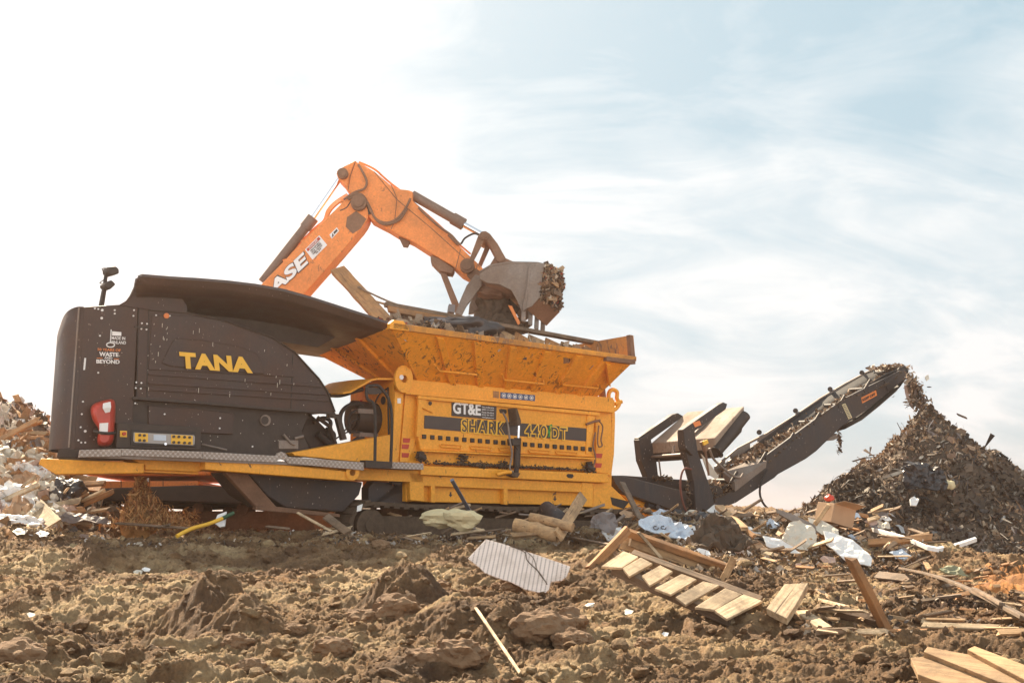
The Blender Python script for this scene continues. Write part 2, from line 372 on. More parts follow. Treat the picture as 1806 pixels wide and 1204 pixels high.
def zbase(X, Y):
    px = CX + F * X / np.maximum(Y, 4)
    z = _interp(Y, YL, ZL); zr = _interp(Y, YL, ZR); s = sstep(1180, 1560, px)
    return z * (1 - s) + zr * s
FE = []
def bumpf(px, py, h, sx, sy, ang=0, p=1.0):
    x, y = feat(px, py); FE.append((x, y, h, sx, sy, ang, p))
bumpf(378, 1105, .35, .24, .34, 0.1, 1.3); bumpf(430, 1125, .24, .2, .25); bumpf(300, 1100, .08, .35, .25)
bumpf(720, 1100, .30, .30, .30, 0, 1.4); bumpf(650, 1080, .15, .35, .3); bumpf(800, 1130, .22, .3, .3); bumpf(870, 1150, .16, .3, .3)
bumpf(960, 1140, .12, .35, .3); bumpf(330, 985, .13, .9, .35); bumpf(600, 985, .10, 1.1, .4); bumpf(150, 1000, .10, .9, .4)
bumpf(60, 965, .16, 1.0, .5); bumpf(1075, 1018, .10, .32, .22, -.2); bumpf(1050, 1185, .10, .22, .3); bumpf(50, 1180, .12, .35, .3)
bumpf(1250, 990, .10, .8, .3); bumpf(1480, 1110, .08, .5, .35); bumpf(950, 975, -.05, .9, .4); bumpf(240, 945, .12, 1.0, .35)
FE += [(3.9, 18.3, .62, 1.5, 1.3, 0, 1), (5.3, 17.0, .45, 1.3, 1.2, 0, 1), (2.4, 17.2, .14, 1.4, .8, 0, 1), (6.6, 16.0, .25, 1.2, 1.0, 0, 1), (5.9, 20.5, .5, 1.4, 1.2, 0, 1)]
def zfull(X, Y, detail=1.0):
    z = zbase(X, Y)
    for x, y, h, sx, sy, a, p in FE:
        dx = X - x; dy = Y - y; c, s = math.cos(a), math.sin(a); u = (c * dx + s * dy) / sx; v = (-s * dx + c * dy) / sy
        z = z + h * np.exp(-(u * u + v * v) ** p)
    near = np.clip(1.3 - Y / 60, 0.2, 1)
    wx = X + .12 * perlin(X * 2.1, Y * 2.1, 5); wy = Y + .12 * perlin(X * 2.1, Y * 2.1, 6)
    z = z + .10 * fbm(X * .55, Y * .7, 3, 1) * near
    rg = 1 - np.abs(fbm(wx * 1.5, wy * 2.0, 4, 21)); z = z + .15 * (rg - .75) * near
    rg2 = 1 - np.abs(fbm(wx * 3.1 + 4, wy * 4.4, 3, 23)); z = z + .05 * (rg2 - .75) * near
    if detail:
        px = CX + F * X / np.maximum(Y, 4)
        amp = .65 + .55 * np.clip(fbm(X * .8, Y * .8, 2, 31) + .2, -.5, 1)
        d1, h1 = worley(wx * 4.6, wy * 4.6, 3); z = z + amp * .045 * np.clip(1.1 - d1 * 1.6, 0, .75) * (h1 > .35) * h1
        d2, h2 = worley(wx * 12, wy * 12, 9); z = z + amp * .027 * np.clip(1.15 - d2 * 1.7, 0, .8) * h2
        d3, h3 = worley(wx * 27, wy * 27, 15); z = z + amp * .017 * np.clip(1.15 - d3 * 1.7, 0, .85) * h3
        d4, h4 = worley(X * 56, Y * 56, 25); z = z + amp * .009 * np.clip(1.15 - d4 * 1.6, 0, .9) * h4
        z = z + .016 * (1 - 2 * np.abs(fbm(wx * 7, wy * 7, 4, 41, .62))) + .006 * fbm(X * 40, Y * 40, 2, 44)
        # crawler and tyre prints pressed in the soil
        t1 = sstep(560, 300, px) * sstep(6.2, 6.8, Y) * sstep(9.2, 8.4, Y)
        q = (Y * .92 - X * .38); z = z + t1 * .05 * np.sin(q * 2 * np.pi / .19 + .8 * fbm(X * 3, Y * 3, 2, 51)) * (.6 + .4 * perlin(X * 3, Y * 3, 52))
        t2 = np.exp(-(((px - 1060) / 110) ** 4)) * sstep(7.0, 6.6, Y); z = z + t2 * .022 * np.sin((Y + .25 * X) * 2 * np.pi / .11)
        t3 = sstep(1150, 1250, px) * sstep(1500, 1400, px) * sstep(9.0, 8.4, Y) * 0.4; z = z + t3 * .02 * np.sin((Y * .9 + X * .45) * 2 * np.pi / .2)
    return z
def GH(px, py, ymin=4.5):
    Y = np.linspace(ymin, 40, 3000); r = ray(px, py); X = r.x / r.y * Y; Z = r.z / r.y * Y
    i = np.where(Z < zfull(X, Y, 0) + .015)[0]; i = i[0] if len(i) else None
    if i is None: return None
    return Vector((X[i], Y[i], Z[i]))
def gz(x, y): return float(zfull(np.array([x]), np.array([float(y)]), 0)[0])
def np_mesh(name, co, quads, mat, smooth=True, cols=None, kind=None, label=None, cat=None, parent=None):
    me = bpy.data.meshes.new(name); k = quads.shape[1]
    me.vertices.add(len(co)); me.vertices.foreach_set('co', np.ascontiguousarray(co, dtype=np.float32).ravel())
    me.loops.add(quads.size); me.loops.foreach_set('vertex_index', np.ascontiguousarray(quads, dtype=np.int32).ravel())
    me.polygons.add(len(quads)); me.polygons.foreach_set('loop_start', np.arange(0, quads.size, k, dtype=np.int32))
    me.polygons.foreach_set('use_smooth', np.full(len(quads), smooth)); me.update(calc_edges=True)
    if cols is not None:
        at_ = me.color_attributes.new('Col', 'FLOAT_COLOR', 'POINT'); at_.data.foreach_set('color', np.ascontiguousarray(cols, dtype=np.float32).ravel())
    me.materials.append(mat); o = bpy.data.objects.new(name, me); C.objects.link(o)
    if parent: o.parent = parent
    return tag(o, label, cat, None, kind)
def grid_quads(nr, nc):
    i = np.arange(nr - 1)[:, None] * nc + np.arange(nc - 1)[None]; return np.stack([i, i + 1, i + nc + 1, i + nc], -1).reshape(-1, 4)
tx = np.concatenate([np.linspace(-1.9, -.5, 60)[:-1], np.linspace(-.5, .5, 1050), np.linspace(.5, 1.9, 60)[1:]])
ty = np.concatenate([np.linspace(-25, 4.6, 30)[:-1], 4.6 * (17 / 4.6) ** np.linspace(0, 1, 760), np.linspace(17, 30, 160)[1:], 30 * (14) ** np.linspace(0, 1, 60)[1:]])
YY, TT = np.meshgrid(ty, tx, indexing='ij'); XX = TT * np.maximum(YY, 6.0)
ZZ = zfull(XX, YY, 1.0)
np_mesh('ground', np.stack([XX, YY, ZZ], -1).reshape(-1, 3), grid_quads(*XX.shape), M['soil'], True, kind='structure')

# clods, shreds -------------------------------------------------
def ico(sub):
    bm = bmesh.new(); bmesh.ops.create_icosphere(bm, subdivisions=sub, radius=1); bm.verts.ensure_lookup_table()
    v = np.array([p.co[:] for p in bm.verts]); f = np.array([[q.index for q in g.verts] for g in bm.faces]); bm.free(); return v, f
def rocks(name, pts, sizes, mat, sub=2, jit=.22, flat=.7, smooth=True, **kw):
    v, f = ico(sub); n = len(pts); k = len(v)
    q = rng.normal(size=(n, 3, 3)); Q, _ = np.linalg.qr(q)
    sc = sizes[:, None] * rng.uniform([.8, .6, .5], [1.2, 1.1, 1.0], (n, 3))
    # a few random cutting planes give faces and corners
    vv = np.repeat(v[None], n, 0)
    for c in range(5):
        pn = rng.normal(size=(n, 3)); pn /= np.linalg.norm(pn, axis=1)[:, None]; d = rng.uniform(.45, .95, n)
        e = np.einsum('nki,ni->nk', vv, pn) - d[:, None]; vv = vv - np.maximum(e, 0)[..., None] * pn[:, None] * .85
    vv = vv * (1 + rng.uniform(-jit, jit, (n, k, 1)) * .5) * sc[:, None]
    vv = np.einsum('nki,nij->nkj', vv, Q); vv[..., 2] *= flat; vv += pts[:, None]
    ff = f[None] + (np.arange(n) * k)[:, None, None]
    return np_mesh(name, vv.reshape(-1, 3), ff.reshape(-1, 3), mat, smooth, **kw)
def screen_pts(n, y0=5.0, y1=17.0, t0=-.47, t1=.47, pw=1.0):
    Y = y0 * (y1 / y0) ** (rng.uniform(0, 1, n) ** pw); T = rng.uniform(t0, t1, n); return T * Y, Y
N = 42000; X, Y = screen_pts(N); dens = fbm(X * 1.1, Y * 1.1, 3, 71); keep = dens > -.25 + rng.uniform(-.3, .3, N); X = X[keep]; Y = Y[keep]
S = .006 + .040 * rng.uniform(0, 1, len(X)) ** 8 + .010 * np.clip((Y - 9) / 5, 0, 1)
rocks('soil_clods', np.stack([X, Y, zfull(X, Y) + S * .25], -1), S, M['soil'], 1, .35, .8, False, kind='stuff', label='small crumbly brown clods of earth scattered over the ground', cat='soil')
N = 420; X, Y = screen_pts(N, 5.2, 16.5); S = rng.uniform(.03, .075, N) * (1 + .5 * (Y > 12)); rocks('larger_clods', np.stack([X, Y, zfull(X, Y) + S * .15], -1), S, M['soil'], 2, .3, .7, False, kind='stuff', label='larger broken clods of earth lying between the crumbs', cat='soil')
def shreds(name, pts, size, palette, asp=(0.15, .6), curl=.4, tilt=None, **kw):
    n = len(pts); a = rng.normal(size=(n, 3)); 
    if tilt is not None: a[:, 2] *= tilt
    a /= np.linalg.norm(a, axis=1)[:, None]; b = rng.normal(size=(n, 3)); b -= (b * a).sum(1)[:, None] * a; b /= np.linalg.norm(b, axis=1)[:, None]; c = np.cross(a, b)
    L = size * rng.uniform(.5, 1.5, n)[:, None]; W = L * rng.uniform(asp[0], asp[1], n)[:, None]; cu = c * L * rng.uniform(-curl, curl, n)[:, None]
    rows = [pts - a * L - b * W * rng.uniform(.3, 1, (n, 1)), pts - a * L + b * W * rng.uniform(.3, 1, (n, 1)), pts + cu + b * W, pts + cu - b * W,
            pts + a * L + b * W * rng.uniform(.2, 1, (n, 1)) + c * L * rng.uniform(-.3, .3, (n, 1)), pts + a * L - b * W * rng.uniform(.2, 1, (n, 1))]
    co = np.stack(rows, 1); q = np.array([[0, 1, 2, 3], [3, 2, 4, 5]]); ff = q[None] + (np.arange(n) * 6)[:, None, None]
    pal = np.array(palette); ci = pal[rng.integers(0, len(pal), n)] * rng.uniform(.6, 1.3, (n, 1)); ci = np.concatenate([ci, np.ones((n, 1))], 1)
    return np_mesh(name, co.reshape(-1, 3), ff.reshape(-1, 4), M['shred'], False, np.repeat(ci[:, None], 6, 1).reshape(-1, 4), **kw)
# ================================================================== SHREDDER
SH = empty('waste_shredder', L0, MR)
tag(SH, 'large yellow and black tracked waste shredder with a raised discharge conveyor, standing across the middle', 'shredder')
def part(name, mb, mat, parent=SH, **k): return mb.build(name, M[mat] if isinstance(mat, str) else mat, parent, **k)
def mapP(w): return lambda x, y, lift: P(x, y, w - lift)
def disc(mb, px, py, w, r, t=.012, seg=12):
    c = P(px, py, w); mb.cyl(c, c + Vector((0, -t, 0)), r, seg); return mb
def pxr(px, py, w, n):   # n pixels at that place in metres
    return (P(px + n, py, w) - P(px, py, w)).length * 0.82
# --- rear engine house (black)
prof = [(150, 541, 793, 0.0, 0.0), (146, 542, 792, -.05, .012)]
c0 = P(148, 541, 0); c1 = P(130, 792, 0)
def rearcol(du, w, dtop, dbot=0):
    return c0 + Vector((du, w, dtop)), c1 + Vector((du, w, dbot))
cols = [(0, 0, 0), (-.05, .02, 0), (-.10, .08, -.015), (-.135, .2, -.05), (-.14, .34, -.11), (-.12, .5, -.19), (-.06, .8, -.28), (.05, 1.15, -.30), (.2, 1.4, -.28), (.45, 1.58, -.2), (.9, 1.62, -.1)]
cols = [tuple(v) for v in smooth_path(cols, 4)]
rows = []
for k in range(9):
    tt = k / 8; rows.append([rearcol(a, b, c)[0].lerp(rearcol(a, b, c)[1], tt) for a, b, c in cols])
hood = MB(); hood.loft(rows, True)
# lid over the rounded back
hood.add([rows[0][j] for j in range(len(cols))], [tuple(range(len(cols)))])
part('rear_cowl', hood, 'black', merge=True)
rp = MB(); rp.pp([(148, 541), (212, 537), (243, 541), (243, 560), (232, 792), (130, 792)], 0.0, .06)
o = part('rear_side_panel', rp, 'black', bevel=.012)
eh = MB(); eh.pp([(244, 541), (262, 545), (300, 547), (335, 551), (370, 557), (400, 565), (440, 578), (480, 594), (520, 620), (545, 645), (563, 667), (578, 690), (592, 727), (575, 728.5), (460, 719), (360, 713), (240, 706)], 0.0, 1.5)
hoodo = part('engine_hood', eh, 'black', bevel=.015)
ed = MB(); ed.tube([P(x, y, -.012) for x, y in [(262, 546), (335, 552), (400, 566), (480, 595), (520, 621), (563, 668), (578, 691), (591, 726)]], .012, 6); part('hood_edge_trim', ed, 'dark')
# recessed and raised areas on the hood side
q = MB(); q.pp([(268, 556), (330, 556), (385, 564), (440, 583), (490, 610), (515, 640), (520, 665), (262, 652)], -.012, .01); part('hood_raised_field', q, 'black', bevel=.008)
q = MB(); q.pp([(306, 600), (312, 596), (360, 600), (420, 610), (452, 622), (462, 640), (466, 660), (300, 646), (285, 640)], -.03, -.005); part('badge_field', q, 'black', bevel=.012)
for a in ([(262, 657), (566, 679), (568, 683), (262, 661)], [(262, 673), (576, 694), (577, 697), (262, 677)], [(262, 684), (580, 705), (581, 708), (262, 688)]):
    q = MB(); q.pp(a, -.022, .0); part('hood_rib', q, 'black', bevel=.004)
q = MB(); q.pp([(234, 699), (360, 708), (480, 718), (592, 727), (592, 731), (480, 723), (360, 713), (234, 704)], -.05, .0); part('hood_ledge', q, 'dark', bevel=.006)
for x, y0, y1 in ((244, 545, 700), (262, 548, 700), (516, 624, 722)):
    q = MB(); q.pp([(x, y0), (x + 1.3, y0), (x - 2, y1), (x - 3.5, y1)], -.006, .0); part('panel_seam', q, 'rubber')
# lower machine room side
q = MB(); q.pp([(234, 703), (360, 712), (480, 722), (545, 728), (532, 760), (545, 790), (545, 806), (232, 796)], 0.06, 1.4); lower = part('lower_side_panel', q, 'dark')
q = MB(); q.pp([(262, 715), (345, 720), (413, 729), (411, 766), (345, 763), (262, 758)], 0.03, .07); part('access_door', q, 'black', bevel=.008)
q = MB(); disc(q, 467, 741, .05, .075, .03, 20); g_ = part('round_gauge', q, 'worn'); q = MB(); disc(q, 467, 741, .02, .055, .004, 20); part('glass', q, 'dark', g_)
q = MB(); q.pp([(492, 776), (526, 776), (526, 791), (492, 791)], .03, .06); part('tool_plate', q, 'worn')
q = MB(); q.tube([P(x, y, .02) for x, y in [(500, 766), (512, 780), (520, 784)]], .018, 8); q.tube([P(x, y, .02) for x, y in [(520, 773), (535, 769)]], .02, 8); part('latch_lever', q, 'worn')
q = MB(); q.tube([P(x, y, -.02) for x, y in [(356, 783), (400, 793)]], .012, 8); part('stay_rod', q, 'worn')
# canopy
near = [(238, 500), (262, 500), (300, 503), (350, 507), (400, 511), (450, 518), (500, 527), (550, 541), (600, 556), (650, 572), (690, 585)]
far = [(250, 600), (270, 600), (300, 600), (350, 603), (400, 606), (450, 612), (500, 619), (535, 624), (570, 629), (590, 630), (606, 629)]
rows = []
for k in range(9):
    t = k / 8; w = -.42 + t * 2.35
    rows.append([P(near[j][0], near[j][1], -.42).lerp(P(far[j][0], far[j][1], 1.93), t) + Vector((0, 0, -.03 * math.sin(math.pi * t))) for j in range(len(near))])
q = MB(); q.loft(rows, True); canopy = part('feed_canopy', q, 'black', solid=.03)
top = [(243, 487), (250, 484), (300, 488), (350, 491), (400, 495), (450, 501), (500, 510), (550, 524), (600, 540), (650, 556), (693, 571)]
q = MB(); q.loft([[P(a, b, -.45) for a, b in top], [P(a, b + 4, -.49) for a, b in top], [P(a, b, -.45) for a, b in near]], False); part('canopy_lip', q, 'black', canopy, solid=.015)
q = MB(); q.pp([(212, 538), (224, 531), (232, 520), (239, 505), (242, 490), (300, 494), (330, 540), (330, 552), (262, 546)], -.02, .05); part('canopy_end_bracket', q, 'black')
q = MB(); q.loft([[P(a, b, w) for a, b in [(212, 538), (224, 531), (232, 520), (239, 505), (242, 492), (247, 486)]] for w in (-.02, .5, 1.5)], True); part('canopy_back_wall', q, 'black', solid=.02)
q = MB(); q.pp([(330, 540), (420, 520), (560, 560), (600, 590), (560, 612), (480, 600), (400, 570), (330, 556)], .55, .62); part('canopy_web', q, 'dark')
# bolts
bolts = [(167, 544), (173, 545), (180, 547, 1), (202, 547), (202, 553), (236, 539.5, 1), (236, 547), (235, 557), (179, 561, 1), (176, 592), (173, 657), (146, 708), (144, 730), (142, 753), (150, 760, 1), (138, 776), (143, 780), (150, 780), (250, 570), (259, 571), (249, 580), (258, 581), (240, 674), (249, 675), (239, 684), (248, 685), (275, 556), (299, 557), (290, 730), (388, 737), (387, 755), (238, 711), (445, 787)]
for b_ in bolts: q = MB(); disc(q, b_[0], b_[1], -.005 if b_[0] < 262 else -.015, .016 if len(b_) == 3 else .011, .012, 8); part('bolt_head', q, 'decal_white')
for y in (576, 680):
    q = MB(); q.pp([(238, y - 2), (262, y - 1), (262, y + 3), (238, y + 2)], -.02, 0); part('hinge', q, 'dark', bevel=.004)
q = MB(); disc(q, 293, 557, -.012, .035, .02, 14); part('side_marker_light', q, 'decal_orange')
# lettering
tn = text_mesh('yellow_name_lettering', 'TANA', [(318, 649), (446, 658), (442, 630), (316, 620)], mapP(-.045), M['decal_yellow'], SH, off=.055, space=1.1)
text_mesh('origin_lettering', 'MADE IN\nFINLAND', [(197, 606), (222, 607), (222, 594), (197, 593)], mapP(-.012), M['decal_white'], SH, off=.01)
text_mesh('anniversary_lettering', '50 YEARS OF', [(172, 618), (213, 620), (213, 615.5), (172, 613.5)], mapP(-.012), M['decal_orange'], SH, off=.01)
text_mesh('slogan_lettering', 'WASTE', [(175, 628), (209, 629), (209, 622), (175, 620)], mapP(-.012), M['decal_white'], SH, off=.03)
text_mesh('slogan_lettering', 'AND', [(184, 632.5), (198, 633), (198, 629.6), (184, 629)], mapP(-.012), M['decal_white'], SH, off=.02)
text_mesh('slogan_lettering', 'BEYOND', [(170, 640.5), (211, 641.5), (211, 634.6), (170, 633.6)], mapP(-.012), M['decal_white'], SH, off=.03)
q = MB(); q.pp([(195.6, 581), (197, 581), (195.5, 605), (194, 605)], -.012, -.004); q.pp([(198, 584), (214, 585.5), (214, 592), (198, 591.5)], -.012, -.004)
q.tube([P(195 + 7 * math.cos(a), 608 + 4 * math.sin(a), -.012) for a in np.linspace(0, 2 * math.pi, 20)], .008, 6, False); part('flag_emblem', q, 'decal_white')
q = MB(); q.pp([(171, 630.6), (181, 631), (181, 632), (171, 631.6)], -.01, -.004); part('slogan_rule', q, 'decal_orange'); q = MB(); q.pp([(201, 632), (210, 632.4), (210, 633.4), (201, 633)], -.01, -.004); part('slogan_rule', q, 'decal_orange')
q = MB(); q.pp([(149, 631), (152, 631), (150, 652), (147, 652)], -.01, -.004); part('serial_label', q, 'decal_white')
# edge highlight strip on the cowl
q = MB(); q.tube([c0 + Vector((-.055, .01, -.02)), c1 + Vector((-.055, .01, .02))], .012, 6); part('cowl_edge_strip', q, 'worn')
# scratches
q = MB()
for _ in range(60):
    x = random.uniform(255, 520); y = random.uniform(562, 700) 
    if 300 < x < 455 and 610 < y < 662: continue
    if y < 545 + (x - 300) * .42 and x > 330: continue
    l = random.uniform(1, 9); q.pp([(x, y), (x + .8, y), (x + .3, y + l), (x - .3, y + l)], -.031, -.027)
for _ in range(70):
    x = random.uniform(160, 560); y = random.uniform(600, 780)
    if y < 560 + max(0, x - 330) * .5: continue
    disc(q, x, y, -.02, random.uniform(.003, .007), .004, 5)
part('paint_scratches', q, 'cream')['kind'] = 'stuff'
# control panel
q = MB(); q.pp([(207, 745), (230, 746), (355, 753), (355, 794), (205, 790)], -.14, .05); cp = part('control_cabinet', q, 'dark', bevel=.01)
q = MB(); q.pp([(232, 757), (345, 762), (345, 788), (230, 785)], -.16, -.14); fr = part('display_frame', q, 'rubber', cp, bevel=.006)
q = MB(); q.pp([(236, 762), (342, 767), (344, 770), (343, 783), (340, 785), (238, 780), (235, 777)], -.166, -.16); part('display_window', q, 'glassy', cp)
q = MB(); q.pp([(238, 763), (261, 764), (261, 779), (238, 778)], -.17, -.166); part('button_plate', q, 'decal_yellow', cp); q = MB(); q.pp([(302, 766), (340, 768), (340, 784), (302, 782)], -.17, -.166); part('button_plate', q, 'decal_yellow', cp)
q = MB(); q.pp([(271, 766), (293, 767), (293, 777), (271, 776)], -.17, -.166); part('screen', q, 'blueish', cp)
for x, y in [(x, y) for x in (306, 315, 325, 334) for y in (769.5, 779.5)] + [(246, 770), (254, 770), (246, 779), (254, 779)]:
    q = MB(); disc(q, x, y + (x - 306) * .05, -.17, .017, .02, 12); part('button', q, 'decal_dark', cp)
q = MB(); q.pp([(212, 759), (224, 759.5), (224, 770.5), (212, 770)], -.15, -.14); es = part('emergency_stop_plate', q, 'decal_yellow', cp); q = MB(); disc(q, 218, 764.5, -.15, .022, .04, 14); part('emergency_stop_knob', q, 'decal_red', es)
q = MB(); disc(q, 291, 782.5, -.17, .016, .02, 12); part('lock', q, 'chrome', cp)
# mast with work lights
q = MB(); q.tube([P(177, 540, .5), P(185, 500, .5), P(188, 475, .5)], .025, 8); q.tube([P(181, 540, .5), P(186, 508, .5)], .018, 8); mast = part('lamp_mast', q, 'dark')
for a in ([(190, 470), (205, 469), (210, 474), (211, 482), (196, 486), (189, 480)], [(184, 500), (197, 493), (205, 501), (194, 511), (185, 506)]):
    q = MB(); q.pp(a, .38, .58); part('work_light', q, 'dark', mast, bevel=.02)
q = MB(); q.tube(smooth_path([P(x, y, .45) for x, y in [(192, 473), (180, 474), (186, 484), (184, 492), (176, 499), (184, 500)]]), .006, 6); part('cable', q, 'rubber', mast)
# --- deck edges (tread plate)
def strip(pix, w=-.32, h=None, mat='tread'):
    q = MB(); q.pp(pix, w, w + .05); return part('deck_edge', q, mat, bevel=.004)
strip([(142, 793), (214, 791), (214, 804), (140, 806)]); strip([(214.5, 791), (357, 796), (357, 808), (214.5, 803)])
arch = [(357.5, 796), (487, 803.5), (490, 798.5), (497, 796.5), (504, 799), (508, 805), (642, 815), (642, 829), (508, 817), (504, 811.5), (497, 809), (490, 811), (487, 815), (357.5, 809)]
strip(arch); strip([(688, 814), (747, 817), (747, 828), (688, 826)])
q = MB(); q.pp([(645, 811), (690, 814), (690, 826), (645, 824)], -.36, -.2); part('rail_bracket', q, 'dark')
q = MB(); q.hexa([P(142, 806, -.3), P(747, 828, -.3), P(747, 822, -.3), P(142, 800, -.3)], [P(142, 806, -.3) + Vector((.1, .4, 0)), P(747, 828, -.3) + Vector((0, .4, 0)), P(747, 822, -.3) + Vector((0, .4, 0)), P(142, 800, -.3) + Vector((.1, .4, 0))]); part('deck_plate', q, 'worn')
# chassis yellow beams below the deck
q = MB(); q.pp([(362, 809), (500, 819), (615, 831), (619, 848), (500, 839), (362, 828)], -.27, .15); part('side_beam', q, 'yellow', bevel=.012)
q = MB(); q.pp([(214, 804), (362, 810), (362, 828), (346, 832), (256, 828), (256, 820)], -.1, .3); part('rear_cross_beam', q, 'yellow', bevel=.012)
q = MB(); a = [P(72, 808, -.25), P(254, 816, -.15), P(254, 834, -.15), P(98, 836, -.25), P(68, 818, -.25)]
q.prism(a, (.22, .6, .0)); part('rear_bumper', q, 'yellow', bevel=.01)
q = MB(); q.prism([P(104, 792, 0), P(235, 790, 0), P(235, 806, 0), P(100, 806, 0)], (.5, 1.5, 0)); part('floor_skirt', q, 'dark')
q = MB(); q.pp([(254, 821), (350, 827), (350, 836), (254, 832)], -.05, 1.2); part('under_frame', q, 'yellow')
q = MB(); q.pp([(394, 830), (436, 834), (490, 896), (452, 893)], .0, .12); part('support_leg', q, 'rust', bevel=.01)
q = MB(); q.pp([(452, 893), (490, 893), (600, 906), (600, 912), (452, 899)], .0, .12); part('support_foot', q, 'rust', bevel=.01)
q = MB(); q.pp([(436, 832), (640, 850), (634, 872), (606, 903), (505, 895), (472, 875)], .06, 1.3); part('fuel_tank', q, 'black2', bevel=.02)
q = MB(); c = P(622, 833, -.22)
q.loft([[P(622, 833, w) + Vector((math.cos(a) * r, 0, math.sin(a) * r)) for a in np.linspace(0, 2 * math.pi, 25)[:-1]] for w, r in ((-.29, .045), (-.29, .105), (-.2, .105), (-.2, .045), (-.29, .045))], False, True); part('towing_eye', q, 'yellow')
# wedge
q = MB(); q.pp([(515, 798), (560, 790), (690, 766), (700, 766), (700, 818), (642, 815), (520, 803)], -.12, .1); part('wedge_frame', q, 'yellow', bevel=.01)
q = MB(); q.pp([(366, 815), (746, 830), (746, 850), (640, 846), (366, 824)], -.1, 1.3); part('chassis_floor', q, 'yellow')
# frame between hood and box
q = MB(); q.pp([(580, 729), (600, 730), (612, 774), (604, 776), (594, 737), (580, 736)], .0, .08); q.tube([P(560, 736, .3), P(582, 752, .3), P(594, 790, .3)], .03, 8); q.tube([P(540, 730, .5), P(570, 770, .5), P(575, 795, .5)], .06, 8)
part('frame_hoop', q, 'dark')
q = MB(); q.pp([(540, 728), (556, 735), (580, 760), (590, 795), (548, 795), (530, 765)], .4, 1.0); part('engine_end', q, 'dark', bevel=.03)
q = MB()
for pts, r in (([(553, 745), (570, 737), (583, 744), (580, 765), (588, 775)], .03), ([(575, 755), (590, 765), (586, 790)], .022), ([(560, 765), (600, 790), (640, 770)], .05), ([(603, 770), (600, 735), (610, 718), (630, 711), (640, 714)], .032), ([(618, 765), (615, 740), (620, 728), (632, 722)], .018), ([(600, 770), (620, 745), (640, 735)], .012), ([(590, 775), (612, 762), (640, 762)], .012), ([(575, 696), (600, 697), (625, 690), (640, 686)], .03)):
    q.tube(smooth_path([P(a, b, .35) for a, b in pts]), r, 8)
part('hydraulic_hoses', q, 'rubber')
q = MB(); q.cyl(P(621, 735, .55), P(664, 739, .55), .24, 28); q.cyl(P(621, 735, .55) - Vector((.03, 0, 0)), P(621, 735, .55), .18, 28); mo = part('drive_motor', q, 'dark', bevel=.02)
q = MB(); q.cyl(P(664, 740, .55), P(684, 741, .55), .30, 28); q.cyl(P(684, 741, .55), P(690, 741, .55), .33, 28); part('gearbox', q, 'black2', mo, bevel=.015)
q = MB(); q.pp([(632, 720), (660, 722), (664, 730), (632, 728)], .3, .5); part('motor_fitting', q, 'worn', mo)
q = MB(); q.pp([(636, 762), (666, 764), (668, 771), (634, 769)], .3, .5); part('motor_fitting', q, 'worn', mo)
# bulkhead (end wall of the shredding chamber) seen at an angle
b0 = P(694, 670, 0); b1 = P(694, 815, 0)
q = MB(); q.hexa([b0, b1, b1 + Vector((0, 1.25, 0)), b0 + Vector((0, 1.25, 0))], [p + Vector((.04, 0, 0)) for p in (b0, b1, b1 + Vector((0, 1.25, 0)), b0 + Vector((0, 1.25, 0)))]); bh = part('end_bulkhead', q, 'yellow')
q = MB(); cc = b0 + Vector((-.005, .25, -.28)); q.cyl(cc, cc - Vector((.01, 0, 0)), .06, 18); part('bulkhead_hole', q, 'rubber', bh)
q = MB(); cc = b0 + Vector((-.01, .78, -.42)); q.cyl(cc, cc - Vector((.05, 0, 0)), .2, 24); fl = part('flange', q, 'yellow', bh)
for k in range(8): q = MB(); c2 = cc + Vector((-.055, .15 * math.cos(k * .785), .15 * math.sin(k * .785))); q.cyl(c2, c2 - Vector((.02, 0, 0)), .022, 8); part('flange_bolt', q, 'decal_red', fl)
q = MB(); q.tube(smooth_path([b0 + Vector((-.03, .12, -.12)), b0 + Vector((-.04, .3, -.18)), b0 + Vector((-.04, .42, -.3))]) , .012, 6); q.tube([b0 + Vector((-.03, .10, -.1)), b1 + Vector((-.03, .10, .3))], .014, 6); part('bulkhead_pipes', q, 'rubber', bh)
# roof sheet over the motor
a = [P(700, 668, -.03), P(664, 668, -.03), P(655, 670, -.03), P(618, 691, -.03), P(605, 693, -.03)]
q = MB(); q.loft([a, [p + Vector((0, .75, .02)) for p in a], [p + Vector((0, 1.25, .02)) for p in a]], False); part('motor_roof_sheet', q, 'yellow', solid=.025)
# grab rails
q = MB(); q.tube(smooth_path([P(a, b, -.34) for a, b in [(661, 824), (661, 722), (648, 703), (647, 683), (655, 680), (672, 684), (690, 722), (689, 824)]], 8), .022, 10); gr = part('grab_rail', q, 'rubber')
q = MB(); q.pp([(648, 682), (672, 684), (675, 692), (665, 695), (650, 695)], -.335, -.325); part('rail_gusset', q, 'dark', gr)
# --- shredding chamber casing
q = MB(); q.pp([(694, 668), (716, 668), (1082, 702), (1079, 850), (1077, 893), (1060, 892), (716, 884), (716, 818), (694, 815)], 0.0, 1.25); casing = part('chamber_casing', q, 'yellow', bevel=.012)
q = MB(); q.pp([(716, 668), (1082, 701), (1083, 726), (716, 693)], -.07, .0); tb = part('top_beam', q, 'yellow', bevel=.012)
q = MB(); q.pp([(716, 691), (1083, 724), (1083, 727.5), (716, 694.5)], -.13, -.03); part('beam_flange', q, 'yellow', tb, bevel=.004)
q = MB(); q.pp([(697, 690), (712, 690), (703, 810), (692, 810)], -.05, 0); part('corner_post', q, 'yellow', bevel=.008)
q = MB(); q.pp([(715, 695), (738, 697), (736, 770), (720, 814), (705, 814)], -.03, 0.0); part('post_face', q, 'yellow', bevel=.006)
q = MB(); q.tube([P(1079, 705, .0), P(1080, 740, .0), P(1078, 800, .0), P(1073, 838, .0)], .045, 12); part('rounded_post', q, 'yellow')
